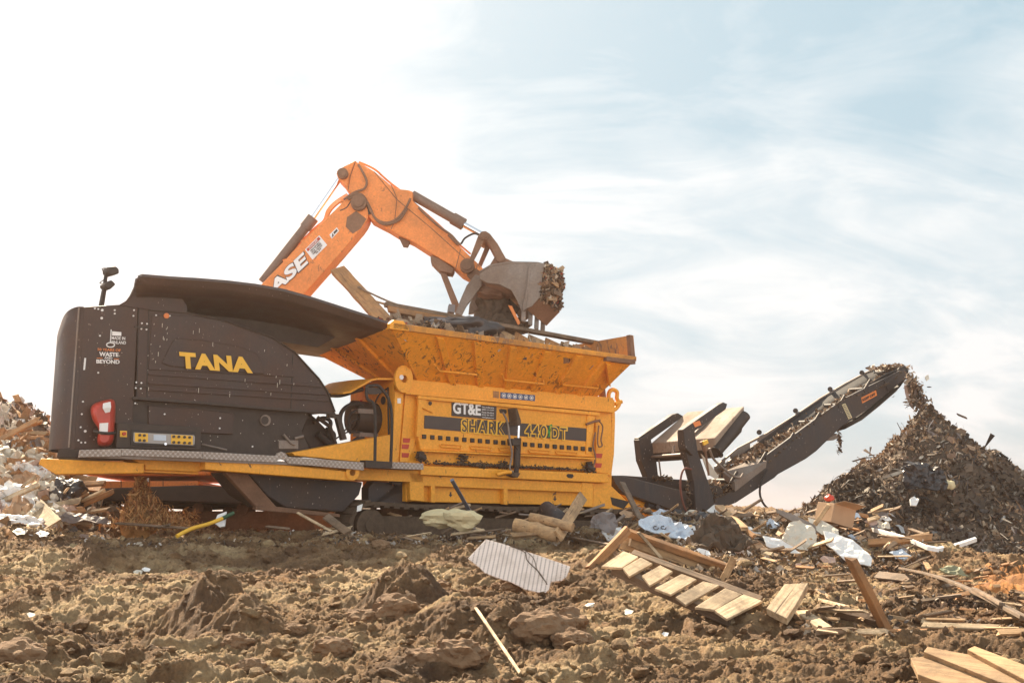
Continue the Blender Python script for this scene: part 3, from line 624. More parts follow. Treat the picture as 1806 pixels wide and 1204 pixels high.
q = MB(); q.pp([(1050, 725), (1078, 728), (1078, 835), (1052, 833)], -.03, 0.0); part('post_face', q, 'yellow', bevel=.006)
q = MB(); q.pp([(740, 698), (1048, 728), (1046, 800), (1052, 806), (742, 793), (735, 760), (740, 718)], -.10, .0); door = part('side_door', q, 'yellow', bevel=.015)
q = MB(); q.pp([(738, 697), (1058, 727), (1058, 733), (738, 703)], -.15, -.09); q.pp([(738, 703), (752, 704), (752, 720), (764, 728), (738, 716)], -.13, -.09); q.pp([(738, 716), (745, 719), (741, 770), (735, 770)], -.14, -.09); q.pp([(1036, 731), (1050, 733), (1040, 800), (1034, 800)], -.12, -.09); part('door_frame', q, 'yellow', door, bevel=.006)
q = MB(); q.pp([(749, 732), (1045, 756), (1043, 778.5), (748, 755)], -.108, -.098); part('dark_stripe', q, 'decal_dark', door)
def outlined(s, quad, w, parent, off=.075, fill='decal_dark', edge='decal_yellow', name='model_lettering'):
    g = 2.3; o = text_mesh(name, s, [(quad[0][0] - g, quad[0][1] + g), (quad[1][0] + g, quad[1][1] + g), (quad[2][0] + g, quad[2][1] - g), (quad[3][0] - g, quad[3][1] - g)], mapP(w), M[edge], parent, off=.085, space=1.25)
    text_mesh('letter_fill', s, quad, mapP(w - .006), M[fill], o, off=.006, space=1.25)
outlined('SHARK', [(815, 760.5), (890, 767), (891, 745), (815, 740)], -.105, door, off=.06)
outlined('440', [(927, 769), (963, 772), (964, 751), (927, 749)], -.105, door, off=.06)
outlined('DT', [(973, 773), (999, 775), (999, 755), (973, 753)], -.105, door, off=.06)
text_mesh('green_lettering', 'eco', [(963, 770), (970, 748), (975, 748), (969, 771)], mapP(-.105), M['decal_green'], door, off=.05)
q = MB(); q.pp([(797, 708), (803, 706), (876, 713), (875, 740), (797, 733)], -.112, -.098); pl = part('dealer_plate', q, 'decal_dark', door)
text_mesh('dealer_lettering', 'GT&E', [(799, 729), (848, 733), (848, 712), (799, 708)], mapP(-.112), M['decal_white'], pl, off=.035)
for k, s in enumerate(('Sales & Service', '(800) 277-7647', 'Parts Hotline', '(844) 781-6827', 'www.gteusa.com')):
    y = 716 + k * 4.6; text_mesh('contact_lettering', s, [(850, y + 2.6), (871, y + 4.4), (871, y + 1.8), (850, y)], mapP(-.112), M['decal_white'], pl, off=.0)
q = MB(); q.pp([(883, 691), (944, 696.5), (943.5, 707), (882.5, 702)], -.078, -.06); sg = part('safety_sign', q, 'decal_blue', tb)
q = MB()
for k in range(6):
    x = 888.5 + k * 9.8; y = 697 + k * .85
    cpt = P(x, y, -.079); q.tube([cpt + Vector((.034 * math.cos(a), 0, .034 * math.sin(a))) for a in np.linspace(0, 6.283, 16)], .0045, 5, False); q.pp([(x - 1.6, y - 1), (x + 1.4, y - 2), (x + 1.8, y + 1.5), (x - 1, y + 2.2)], -.084, -.078)
part('pictograms', q, 'decal_white', sg)
q = MB(); q.pp([(870, 689), (880, 690), (880, 702), (870, 701)], -.076, -.07); part('round_sticker', q, 'woodo', tb); 
for k, x in enumerate([749, 763.5, 777.5, 791.5, 806, 820, 834, 847.5, 861, 875, 888.5, 927, 940, 953.5, 966, 979.5, 992, 1004.5, 1016.5, 1029, 1041]):
    y = 769.5 + (x - 749) * .0765
    q = MB(); q.pp([(x - 3.3, y - 4), (x + 3.3, y - 3.6), (x + 3.3, y + 4), (x - 3.3, y + 3.6)], -.125, -.095); part('square_bolt', q, 'dark', door, bevel=.006)
q = MB()
for x in (776, 829, 880, 932, 980):
    y = 783 + (x - 776) * .06
    q.tube([P(x, y, -.115), P(x + 2, y + 4.5, -.125), P(x + 37, y + 7.2, -.125), P(x + 38, y + 3, -.115)], .011, 6); q.tube([P(x + 2, y - .5, -.12), P(x + 36, y + 2, -.12)], .008, 6)
part('lift_bars', q, 'yellow', door)
q = MB(); q.pp([(880, 722), (884, 720.5), (893, 722), (894, 727), (891, 730), (882, 728)], -.103, -.095); part('oval_slot', q, 'rubber', door)
q = MB(); disc(q, 758, 711, -.095, .03); disc(q, 1039, 737, -.1, .03); disc(q, 910, 735, -.1, .03); part('holes', q, 'dark', door)
# second row: lip, hinge balls, sills
q = MB(); q.pp([(745, 794), (1050, 808), (1050, 832), (745, 818)], -.05, .0); part('rotor_cover', q, 'yellow', bevel=.01)
q = MB(); q.pp([(745, 793), (1050, 807), (1050, 810), (745, 796)], -.16, -.0); part('door_lip', q, 'yellow', bevel=.006)
for x, y in ((741, 803), (1039, 822)):
    q = MB(); q.cyl(P(x, y - 8, -.1), P(x + 2, y + 10, -.1), .055, 12, .04); q.cyl(P(x - 5, y, -.12), P(x + 8, y + 6, -.12), .045, 10); part('greasy_hinge', q, 'dark', bevel=.01)
q = MB(); q.pp([(742, 821), (1072, 835), (1074, 851), (742, 837)], -.16, .05); sill = part('upper_sill', q, 'yellow', bevel=.01)
q = MB(); q.pp([(730, 837), (1028, 851), (1028, 868), (730, 856)], -.09, .05); part('lower_sill', q, 'yellow', bevel=.01)
q = MB(); q.pp([(722, 832), (748, 834), (748, 884), (724, 882)], -.10, .05); part('sill_post', q, 'yellow', bevel=.01)
q = MB(); q.pp([(1026, 850), (1046, 851), (1046, 894), (1028, 893)], -.10, .05); part('sill_post', q, 'yellow', bevel=.01)
q = MB(); q.pp([(1046, 851), (1074, 852), (1116, 893), (1110, 900), (1046, 895)], -.05, .1); part('front_gusset', q, 'yellow', bevel=.01)
q = MB(); q.pp([(1077, 876), (1110, 884), (1100, 897), (1080, 890)], -.056, -.045); part('gusset_hole', q, 'rubber')
for x in (764, 892):
    q = MB(); q.pp([(x - 3.5, 855 + (x - 764) * .04), (x + 3.5, 856 + (x - 764) * .04), (x + 3.5, 886 + (x - 764) * .03), (x - 3.5, 885 + (x - 764) * .03)], -.09, .0); part('sill_stiffener', q, 'yellow', bevel=.005)
for x, y in ((795, 871), (979, 878)):
    q = MB(); q.pp([(x - 1, y - 4), (x + 1, y - 4), (x + 1, y), (x + 3, y + 1), (x, y + 5), (x - 3, y + 1), (x - 1, y)], -.006, .001); part('arrow_mark', q, 'decal_dark')
q = MB(); q.pp([(712, 843), (716, 843), (716, 870), (700, 870), (690, 850), (660, 848), (650, 860), (650, 895), (716, 895)], .1, .3); part('skirt_plate', q, 'black2')
q = MB(); q.pp([(692, 838), (708, 839), (708, 855), (692, 854)], .0, .1); part('frame_pocket', q, 'dark')
q = MB()
for x, y in ((999, 838),): q.pp([(x, y), (x + 3, y - 3), (x + 11, y - 2.5), (x + 13, y + 1), (x + 10, y + 5), (x + 3, y + 4)], -.166, -.158)
part('sill_slot', q, 'rubber'); q = MB(); q.pp([(874, 835), (895, 831), (900, 834), (880, 840)], -.17, -.158); part('sill_slot', q, 'rubber')
# caked mud on the ledge
pts = []; 
for _ in range(900):
    x = random.triangular(745, 1045, 870); a = P(x, 817 + (x - 745) * .045, random.uniform(-.16, -.04)); pts.append(a + Vector((0, 0, abs(random.gauss(0, .02)))))
for x0, y0 in ((886, 820), (818, 808), (742, 806), (1038, 826), (850, 822)):
    for _ in range(90): pts.append(P(x0 + random.gauss(0, 5), y0 + random.gauss(0, 4), random.uniform(-.15, -.05)))
tag(rocks('caked_mud', np.array([p[:] for p in pts]), rng.uniform(.008, .028, len(pts)), M['grime'], 1, .3, parent=SH), None, None, None, 'stuff')
# red warning stickers
for x, y, mt in ((717, 776, 'decal_red'), (715, 787, 'decal_red'), (715, 802, 'decal_red'), (1056, 803, 'decal_red'), (1055, 820, 'decal_red')):
    q = MB(); q.pp([(x - 6, y - 4), (x + 7, y - 3.5), (x + 5, y + 4.5), (x - 6, y + 4)], -.036, -.028); part('warning_sticker', q, mt)
q = MB(); q.pp([(701, 702), (707, 702), (707, 711), (701, 711)], -.056, -.048); part('white_sticker', q, 'decal_white')
# hydraulic cylinder of the door
q = MB(); q.cyl(P(915, 748, -.26), P(914, 774, -.26), .022, 12); cyl_ = part('cylinder_rod', q, 'chrome')
q = MB(); q.cyl(P(913, 772, -.26), P(911, 822, -.26), .055, 14); q.pp([(903, 773), (920, 774), (919, 786), (904, 785)], -.33, -.2); q.cyl(P(911, 822, -.26), P(910, 838, -.26), .04, 12); part('door_cylinder', q, 'dark', cyl_, bevel=.008)
q = MB(); q.pp([(909, 720), (912, 719), (919, 742), (918, 750), (911, 750), (912, 742)], -.3, -.1); part('cylinder_bracket', q, 'grime', cyl_); q = MB(); q.pp([(904, 832), (918, 834), (913, 842), (902, 838)], -.3, -.15); part('cylinder_bracket', q, 'grime', cyl_)
for pts, r, mt in (([(887, 727), (895, 745), (899, 775), (903, 800), (899, 825), (905, 832)], .016, 'worn'), ([(908, 785), (916, 800), (913, 825), (908, 832)], .012, 'dark'), ([(876, 837), (890, 833), (901, 832)], .03, 'yellow')):
    q = MB(); q.tube(smooth_path([P(a, b, -.30) for a, b in pts]), r, 8); part('hose', q, mt, cyl_)
# right hand latch chain
q = MB(); q.tube([P(x, y, -.14) for x, y in [(1034, 748), (1048, 743), (1058, 741)]], .02, 8); q.tube(smooth_path([P(x, y, -.14) for x, y in [(1056, 742), (1063, 752), (1060, 775), (1062, 785), (1056, 787), (1054, 775), (1056, 750)]]), .012, 8)
q.tube(smooth_path([P(x, y, -.14) for x, y in [(1050, 762), (1046, 785), (1050, 805), (1046, 825)]]), .014, 8); part('locking_bar', q, 'rust')
# lifting eyes
def eye(px, py, r, ri, w0, w1, mat, name):
    q = MB(); c = P(px, py, w0); A = np.linspace(0, 2 * math.pi, 25)[:-1]
    o1 = [c + Vector((math.cos(a) * r * .75, 0, math.sin(a) * r)) for a in A]; i1 = [c + Vector((math.cos(a) * ri, 0, math.sin(a) * ri)) for a in A]; e = Vector((0, w1 - w0, 0))
    q.loft([i1, o1, [p + e for p in o1], [p + e for p in i1], i1], False, True); return part(name, q, mat, bevel=.004)
ey = eye(713, 668, .2, .055, -.13, -.08, 'yellow', 'lifting_lug'); 
q = MB(); disc(q, 708, 665, -.135, .035, .004, 16); part('lug_sticker', q, 'decal_white', ey)
q = MB(); q.tube(smooth_path([P(x, y, 0.0) for x, y in [(1079, 720), (1074, 705), (1074, 693), (1080, 687), (1088, 691), (1088, 702), (1092, 712), (1084, 722), (1079, 720)]]), .035, 10); q.tube([P(1084, 712, 0), P(1096, 708, 0)], .035, 10); part('lifting_hook', q, 'yellow')
# --- hopper
WR = -.62
rim_px = [(690, 580), (800, 593), (900, 606), (1000, 620), (1120, 636)]
rimL = P(690, 578, WR); rimR = P(1119, 634, WR); botL = P(737, 672, -.0); botR = P(1052, 699, -.0)
def hp(s, t): return rimL.lerp(rimR, s).lerp(botL.lerp(botR, s), t)
q = MB(); q.loft([[hp(s / 12, t / 4) for s in range(13)] for t in range(5)], False); hopper = part('hopper', q, 'hopper', solid=.03)
nrm = (rimR - rimL).cross(botL - rimL).normalized()
if nrm.y > 0: nrm = -nrm
for s in (.0, .155, .30, .445, .59, .73, .86):
    a, b_ = hp(s, .03), hp(s + .0, .97); wv = (rimR - rimL).normalized() * .16 * (1 if s else .0001)
    a2, b2 = a + wv, b_ + wv * .9
    q = MB(); q.hexa([a, b_, b2, a2], [p + nrm * .065 for p in (a + wv * .12, b_ + wv * .12, b2 - wv * .12, a2 - wv * .12)])
    if s: part('hopper_rib', q, 'hopper', hopper, bevel=.004)
q = MB(); e = Vector((0, 0, .09)); 
q.hexa([rimL + Vector((0, -.05, -.02)), rimR + Vector((0, -.05, -.03)), rimR + Vector((0, .05, -.03)), rimL + Vector((0, .05, -.02))], [rimL + Vector((0, -.05, .07)), rimR + Vector((0, -.05, .045)), rimR + Vector((0, .05, .045)), rimL + Vector((0, .05, .07))]); 
part('hopper_rim', q, paint('worn_rim_paint', (0.80, 0.33, 0.03), (0.20, 0.10, 0.05), 1.0, .6, .7, 1.6, (0.16, 0.10, 0.07)), hopper, bevel=.008)
q = MB(); q.pp([(688, 580), (688, 570), (695, 564), (712, 566), (722, 578), (722, 584)], WR - .05, WR + .03); part('rim_corner_plate', q, 'yellow', hopper, bevel=.006)
# ends + far wall
fl_ = rimL + Vector((0, 2.62, -.02)); fb = botL + Vector((0, 1.05, 0)); fr_ = rimR + Vector((0, 2.6, .3)); fbr = botR + Vector((0, 1.05, 0))
q = MB(); q.add([rimL, botL, fb, fl_], [(0, 1, 2, 3)]); part('hopper_end', q, 'hopper', hopper, solid=.03)
q = MB(); q.add([rimR, botR, fbr, fr_], [(0, 1, 2, 3)]); part('hopper_end', q, 'hopper', hopper, solid=.03)
q = MB(); q.add([fl_, fb, fbr, fr_], [(0, 1, 2, 3)]); part('hopper_far_wall', q, 'hopper', hopper, solid=.03)
for k in (.35, .7):
    a = rimL.lerp(fl_, k); b_ = botL.lerp(fb, k); q = MB(); q.hexa([a, b_, b_ + Vector((0, .07, 0)), a + Vector((0, .07, 0))], [p + Vector((-.05, 0, -.03)) for p in (a, b_, b_ + Vector((0, .07, 0)), a + Vector((0, .07, 0)))]); part('hopper_rib', q, 'hopper', hopper)
ew = P(1113, 591, WR); q = MB(); q.prism([rimR + Vector((-.03, 0, .02)), ew, ew + Vector((0, 2.5, -.05)), rimR + Vector((-.03, 2.5, .02))], (.05, 0, 0)); part('raised_end_wall', q, paint('scuffed_orange', (0.62, 0.27, 0.06), (0.32, 0.18, 0.1), .9, .6, .6, 1.0, (.2, .12, .08)), hopper)
q = MB(); q.pp([(1111, 590), (1116, 591), (1121, 630), (1114, 630)], WR - .03, WR + .06); q.pp([(1070, 628), (1116, 634), (1121, 632), (1121, 642), (1070, 636)], WR - .055, WR + .05); part('end_wall_post', q, 'rust', hopper, bevel=.005)
for s0, s1, tt in ((.11, .30, .66), (.42, .64, .72), (.72, .93, .70)):
    q = MB(); c_ = [hp(s0, tt - .12), hp(s0 + .015, tt), hp(s1, tt), hp(s1, tt - .03)]; q.tube([p + nrm * .09 for p in c_[:1]] + [p + nrm * .10 for p in c_[1:3]] + [c_[3] + nrm * .04], .017, 8); part('hopper_handrail', q, 'hopper', hopper)

q = MB(); q.hexa([hp(.87, .1) + nrm * .02, hp(.97, .6) + nrm * .02, hp(.98, .62) + nrm * .02, hp(.89, .1) + nrm * .02], [p + nrm * .12 for p in (hp(.87, .1), hp(.97, .6), hp(.98, .62), hp(.89, .1))]); part('diagonal_brace', q, 'hopper', hopper)
q = MB(); q.cyl(P(1060, 676, .3), P(1063, 702, .3), .06, 12); part('tilt_cylinder', q, 'rust', hopper)
q = MB(); q.pp([(1058, 668), (1076, 664), (1087, 655), (1090, 662), (1080, 674), (1062, 690)], -.1, .3); part('hopper_stop', q, 'hopper', hopper)
q = MB(); q.pp([(720, 883), (1060, 890), (1060, 925), (720, 920)], .34, 1.14); part('underbody', q, 'grime')
# --- crawler tracks
def crawler(parent, w0, w1, px0, px1, name='crawler_track', yt=888, Yoff=0):
    a = P(px0, yt + 4, w0); b_ = P(px1, yt + 26, w0); zt = P(700, 886, w0).z if Yoff == 0 else Yoff
    u0, u1 = a.x, b_.x; r = .30; zc = zt - r - .02; loop = []
    for k in range(9): an = math.pi / 2 + math.pi * k / 8; loop.append((u0 + r * math.cos(an), zc + r * math.sin(an)))
    n = int((u1 - u0) / .16)
    for k in range(1, n): loop.append((u0 + (u1 - u0) * k / n, zc - r))
    for k in range(9): an = -math.pi / 2 + math.pi * k / 8; loop.append((u1 + r * math.cos(an), zc + r * math.sin(an)))
    for k in range(1, n): loop.append((u1 - (u1 - u0) * k / n, zc + r - .02 * math.sin(k / n * math.pi * 3) ** 2))
    L_ = loop + [loop[0]]
    q = MB(); q.loft([[Vector((x, w0, z)) for x, z in L_], [Vector((x, w1, z)) for x, z in L_]], False); belt = q.build(name, M['grime'], parent, solid=.05)
    q = MB()
    for i in range(len(loop)):
        x, z = loop[i]; x2, z2 = loop[(i + 1) % len(loop)]; dx, dz = x2 - x, z2 - z; l = math.hypot(dx, dz) or 1; nx, nz = -dz / l, dx / l
        if (x + nx - (u0 + u1) / 2) ** 2 + (z + nz - zc) ** 2 < (x - (u0 + u1) / 2) ** 2 + (z - zc) ** 2: nx, nz = -nx, -nz
        c_ = Vector(((x + x2) / 2 + nx * .035, (w0 + w1) / 2, (z + z2) / 2 + nz * .035)); t_ = Vector((dx / l, 0, dz / l)); nn = Vector((nx, 0, nz))
        Mx = Matrix((t_, Vector((0, 1, 0)), nn)).transposed(); q.box(c_, (.09, w1 - w0 + .03, .035), Mx)
    q.build('track_shoes', M['grime'], belt)
    for k in range(7):
        x = u0 + (u1 - u0) * k / 6; rr = .22 if k in (0, 6) else .1; zz = zc if k in (0, 6) else zc - r + .13
        q = MB(); q.cyl(Vector((x, w0 - .01, zz)), Vector((x, w1, zz)), rr, 20); q.cyl(Vector((x, w0 - .04, zz)), Vector((x, w0, zz)), rr * .45, 16); q.build('track_wheel', M['grime'], belt)
    q = MB(); q.box(((u0 + u1) / 2, (w0 + w1) / 2, zc), (u1 - u0 - .3, (w1 - w0) * .8, .26)); q.build('track_frame', M['grime'], belt)
    return belt
crawler(SH, -.12, .33, 655, 1105); crawler(SH, 1.15, 1.6, 680, 1105)
# --- discharge conveyor
q = MB(); q.pp([(1079, 838), (1096, 838), (1208, 866), (1226, 872), (1226, 912), (1205, 905), (1098, 868), (1085, 852)], .1, .28); base = part('conveyor_base_beam', q, 'black2', bevel=.01)
q = MB(); q.pp([(1090, 838), (1100, 838), (1240, 848), (1240, 866), (1130, 852)], 1.15, 1.3); part('conveyor_base_beam', q, 'black2', bevel=.01)
q = MB(); q.pp([(1095, 845), (1240, 862), (1240, 905), (1110, 872)], .6, .7); part('conveyor_tail_plate', q, 'dark')
cvu = [(1254, 903), (1298, 886), (1366, 842), (1372, 836), (1421, 809), (1440, 795), (1484, 752), (1530, 722), (1601, 664), (1597, 651), (1590, 652), (1490, 702), (1446, 733), (1351, 803), (1351, 820), (1296, 866), (1256, 880)]
for w0 in (.15, .80):
    q = MB(); q.prism([P(a_, b_, .15) + Vector((0, w0 - .15, 0)) for a_, b_ in cvu], (0, .05, 0)); cb = part('conveyor_side_beam', q, 'black2', bevel=.006)
    if w0 < 1:
        q = MB(); q.pp([(1519, 701), (1545, 688), (1547, 697), (1521, 711)], w0 - .006, w0 + .001); part('orange_sign', q, 'decal_orange', cb)
        text_mesh('sign_lettering', 'KEEP OFF', [(1522, 708), (1544, 696.5), (1543, 692), (1521, 703)], mapP(w0 - .006), M['decal_dark'], cb, off=.02)
        q = MB(); q.pp([(1485, 713), (1491, 711), (1503, 736), (1497, 739)], w0 - .006, w0 + .001); ys = part('yellow_sign', q, 'foam', cb)
        q = MB()
        for k in range(9): y = 715 + k * 2.6; q.pp([(1487 + k * 1.25, y), (1491 + k * 1.2, y - 1.6), (1491.5 + k * 1.2, y - .6), (1487.5 + k * 1.25, y + 1)], w0 - .01, w0 - .005)
        part('sign_marks', q, 'decal_dark', ys)
        q = MB()
        for x, y in ((1568, 676), (1574, 673), (1580, 670), (1570, 682), (1577, 678), (1583, 674), (1366, 803), (1350, 815), (1323, 856)): disc(q, x, y, w0, .02, .015, 8)
        part('bolts', q, 'worn', cb)
        q = MB(); q.pp([(1560, 672), (1590, 655), (1594, 668), (1566, 688)], w0 - .02, w0); part('bearing_plate', q, 'black2', cb)
# return belt sag and carrying belt
top_l = [(1256, 868), (1300, 838), (1351, 800), (1400, 764), (1446, 730), (1490, 698), (1530, 673), (1565, 652), (1585, 645), (1597, 647), (1604, 656), (1601, 666), (1590, 682), (1560, 708), (1530, 732), (1500, 748)]
def beltrow(w, dz): return [P(x, y + (9 if k_ < 9 else 0), .2) + Vector((0, w - .2, dz)) for k_, (x, y) in enumerate(top_l)]
q = MB(); q.loft([beltrow(.22, .03), beltrow(.34, -.08), beltrow(.5, -.11), beltrow(.66, -.08), beltrow(.78, .03)], True); part('conveyor_belt', q, 'rubber', solid=.02)
sk = [(1262, 822), (1300, 790), (1351, 764), (1400, 733), (1446, 702), (1490, 676), (1530, 655), (1553, 645)]
WS = .82
for k in range(len(sk) - 1):
    a0, a1 = sk[k], sk[k + 1]
    q = MB(); f = .45; mid = (a0[0] + (a1[0] - a0[0]) * f, a0[1] + (a1[1] - a0[1]) * f); m2 = (a0[0] + (a1[0] - a0[0]) * (f + .3), a0[1] + (a1[1] - a0[1]) * (f + .3))
    sh = lambda p, d: (p[0], p[1] + d)
    i0 = sh(mid, 4); i1 = sh(m2, 4); i2 = sh(m2, 11); i3 = sh(mid, 11); o0, o1, o2, o3 = a0, a1, sh(a1, 18), sh(a0, 18)
    for qd_ in ((o0, o1, i1, i0), (o1, o2, i2, i1), (o2, o3, i3, i2), (o3, o0, i0, i3)): q.pp(qd_, WS, WS + .04)
    part('skirt_rail', q, 'worn', merge=True)
for x, y in ((1464, 684), (1403, 722), (1339, 760), (1271, 800), (1520, 655)): q = MB(); q.cyl(P(x, y + 2, WS + .02), P(x, y + 2, WS + .22), .05, 12); part('edge_roller', q, 'dark')
for x, y in ((1300, 826), (1351, 792), (1400, 758), (1446, 722), (1490, 692), (1535, 664)):
    q = MB(); q.cyl(P(x, y + 22, .2), P(x, y + 22, .2) + Vector((0, .6, 0)), .05, 12); q.tube([P(x, y + 6, .16), P(x - 12, y + 26, .16)], .03, 8); part('carrying_roller', q, 'dark')
for x, y, r in ((1590, 658, .13), (1264, 872, .16)):
    q = MB(); q.cyl(P(x, y, .2), P(x, y, .2) + Vector((0, .6, 0)), r, 24); part('belt_drum', q, 'dark')
q = MB(); q.hexa([P(1297, 866, .1), P(1351, 824, .1), P(1352, 813, .1), P(1296, 850, .1)], [P(1275, 842, .35), P(1330, 812, .35), P(1335, 806, .35), P(1275, 832, .35)]); part('side_wing_plate', q, 'worn')
q = MB(); q.tube(smooth_path([P(x, y, .08) for x, y in [(1353, 828), (1342, 852), (1341, 875), (1352, 894), (1372, 902), (1385, 903)]]), .02, 8); part('hanging_hose', q, 'rubber')
q = MB(); q.tube(smooth_path([P(x, y, -.05) for x, y in [(1220, 827), (1206, 827), (1200, 850), (1203, 880), (1210, 900), (1216, 905)]]), .018, 8); part('loop_hose', q, 'hose_red')
q = MB(); q.pp([(1455, 775), (1470, 768), (1476, 764), (1478, 772), (1470, 776), (1450, 778)], .4, .6); part('belt_scraper', q, 'worn')
# yellow fittings under the base
q = MB(); q.pp([(1085, 862), (1110, 870), (1185, 900), (1230, 906), (1205, 925), (1160, 918), (1120, 892)], .35, .5); q.tube(smooth_path([P(x, y, .3) for x, y in [(1110, 880), (1150, 898), (1200, 906), (1220, 897), (1238, 886)]]), .04, 8); part('yellow_draw_frame', q, 'yellow')
q = MB(); q.cyl(P(1140, 890, .2), P(1168, 896, .2), .05, 12); disc(q, 1160, 893, .12, .05); part('tension_cylinder', q, 'black2')
# --- overband magnet on posts
q = MB(); q.pp([(1205, 759), (1222, 753), (1228, 775), (1231, 797), (1246, 840), (1257, 872), (1263, 903), (1228, 903), (1224, 850), (1212, 806), (1206, 785)], -.05, .1); mp = part('magnet_post', q, 'black2', bevel=.012)
q = MB(); q.pp([(1127, 775), (1146, 765), (1152, 790), (1158, 812), (1162, 845), (1144, 845), (1131, 812)], 1.35, 1.5); part('magnet_post', q, 'black2', bevel=.012)
q = MB(); q.pp([(1205, 757), (1268, 713), (1276, 709), (1283, 712), (1280, 722), (1226, 760), (1222, 790), (1228, 795), (1222, 803), (1209, 790)], -.12, .02); ar = part('magnet_arm', q, 'black2', bevel=.01)
q = MB(); q.pp([(1222, 745), (1234, 741), (1237, 749), (1226, 753)], -.126, -.119); part('orange_sign', q, 'decal_orange', ar)
q = MB(); q.pp([(1126, 772), (1186, 731), (1196, 728), (1206, 734), (1146, 777), (1148, 792), (1138, 800), (1128, 790)], 1.38, 1.50); part('magnet_arm', q, 'black2', bevel=.01)
nb = [P(1232, 770, -.0), P(1271, 765, -.0), P(1314, 722, .0), P(1283, 715, .0)]   # near end
A0 = P(1262, 772, -.05); A1 = P(1313, 716, -.05); B0 = P(1148, 781, 1.4); B1 = P(1212, 726, 1.4) 
e = Vector((0, 0, -.20))
q = MB(); q.hexa([A0, A1, B1, B0], [p + e for p in (A0, A1, B1, B0)]); mg = part('magnet_box', q, 'creamy', bevel=.02)
q = MB(); q.hexa([p + e * 1.02 for p in (A0, A1, B1, B0)], [p + e * 2.0 + Vector((0, 0, 0)) for p in (A0.lerp(A1, .1), A0.lerp(A1, .9), B0.lerp(B1, .9), B0.lerp(B1, .1))]); part('magnet_core', q, 'dark', mg)
q = MB(); q.cyl(A1 + e * .8 + Vector((.02, 0, 0)), A0 + e * 1.2 + Vector((.02, 0, 0)), .10, 18); part('magnet_roller', q, 'dark', mg)
for s in (.42,):
    q = MB(); a = A0.lerp(B0, s) + Vector((0, 0, .004)); b_ = A1.lerp(B1, s) + Vector((0, 0, .004)); sd = (B0 - A0).normalized() * .05; q.hexa([a - sd, b_ - sd, b_ + sd, a + sd], [p + Vector((0, 0, .04)) for p in (a - sd, b_ - sd * .3, b_ + sd * .3, a + sd)]); part('magnet_stiffener', q, 'worn', mg)
q = MB(); q.tube([P(1150, 805, 1.3), P(1215, 800, -.0)], .025, 8); q.tube([P(1162, 810, 1.2), P(1166, 842, 1.2)], .015, 8); q.tube([P(1189, 785, .6), P(1187, 800, .6)], .025, 8); part('cross_rod', q, 'worn')
q = MB(); q.cyl(P(1238, 778, -.05), P(1244, 795, -.05), .045, 12); q.cyl(P(1244, 795, -.05), P(1250, 838, -.05), .02, 10); part('lift_cylinder', q, 'rust')
q = MB(); q.pp([(1240, 778), (1248, 775), (1250, 781), (1242, 785)], -.11, -.08); part('yellow_tag', q, 'decal_yellow')
q = MB(); q.tube(smooth_path([P(x, y, .0) for x, y in [(1251, 790), (1258, 808), (1272, 822), (1292, 838), (1305, 842), (1311, 835)]]), .022, 8); part('curved_pipe', q, 'worn')
q = MB(); q.pp([(1237, 800), (1248, 812), (1268, 840), (1264, 844), (1250, 836)], .1, .12); part('torn_flap', q, 'cream')
# shreds riding on the belt and caught on the frame
pts = []
for _ in range(1500):
    s = random.random(); k = min(int(s * 7), 6); f = s * 7 - k; x = sk[k][0] + (sk[k + 1][0] - sk[k][0]) * f; y = sk[k][1] + (sk[k + 1][1] - sk[k][1]) * f
    pts.append(P(x, y + 20, .76) + Vector((0, random.uniform(-.5, 0), random.uniform(-.02, .07))))
for _ in range(400): pts.append(P(random.uniform(1215, 1300), random.uniform(858, 880), random.uniform(.2, .8)) + Vector((0, 0, random.uniform(0, .12))))
for _ in range(260): pts.append(P(random.gauss(1570, 14), random.gauss(648, 2), random.uniform(.3, .7)))
PAL = [(.30, .19, .11), (.42, .30, .20), (.20, .12, .07), (.10, .06, .04), (.36, .24, .14), (.5, .42, .33), (.06, .045, .04), (.26, .15, .08), (.33, .2, .12)]
shreds('belt_load', np.array([p[:] for p in pts]), .05, PAL, parent=SH, kind='stuff')
pts = [P(1480 + random.gauss(0, 2), random.uniform(758, 800), .5) for _ in range(70)]; shreds('snagged_strip', np.array([p[:] for p in pts]), .045, PAL[2:4], parent=SH, kind='stuff')

pts = []
for _ in range(420):
    s = random.random() * 6.99; k = int(s); f = s - k; lin = [(1256, 880), (1296, 866), (1351, 820), (1446, 735), (1490, 703), (1540, 690), (1575, 672), (1590, 656)]
    x = lin[k][0] + (lin[k + 1][0] - lin[k][0]) * f; y = lin[k][1] + (lin[k + 1][1] - lin[k][1]) * f; pts.append(P(x, y - 1, random.uniform(.13, .22)))
for _ in range(260): pts.append(P(random.uniform(1085, 1240), 0, 0) if False else P(random.uniform(1210, 1262), random.gauss(878, 14), random.uniform(.0, .12)))
for _ in range(120): pts.append(P(random.uniform(1150, 1185), random.gauss(843, 2), random.uniform(1.0, 1.3)))
tag(rocks('conveyor_mud', np.array([p[:] for p in pts]), rng.uniform(.012, .04, len(pts)), M['grime'], 1, .3, .8, False, parent=SH), None, None, None, 'stuff')
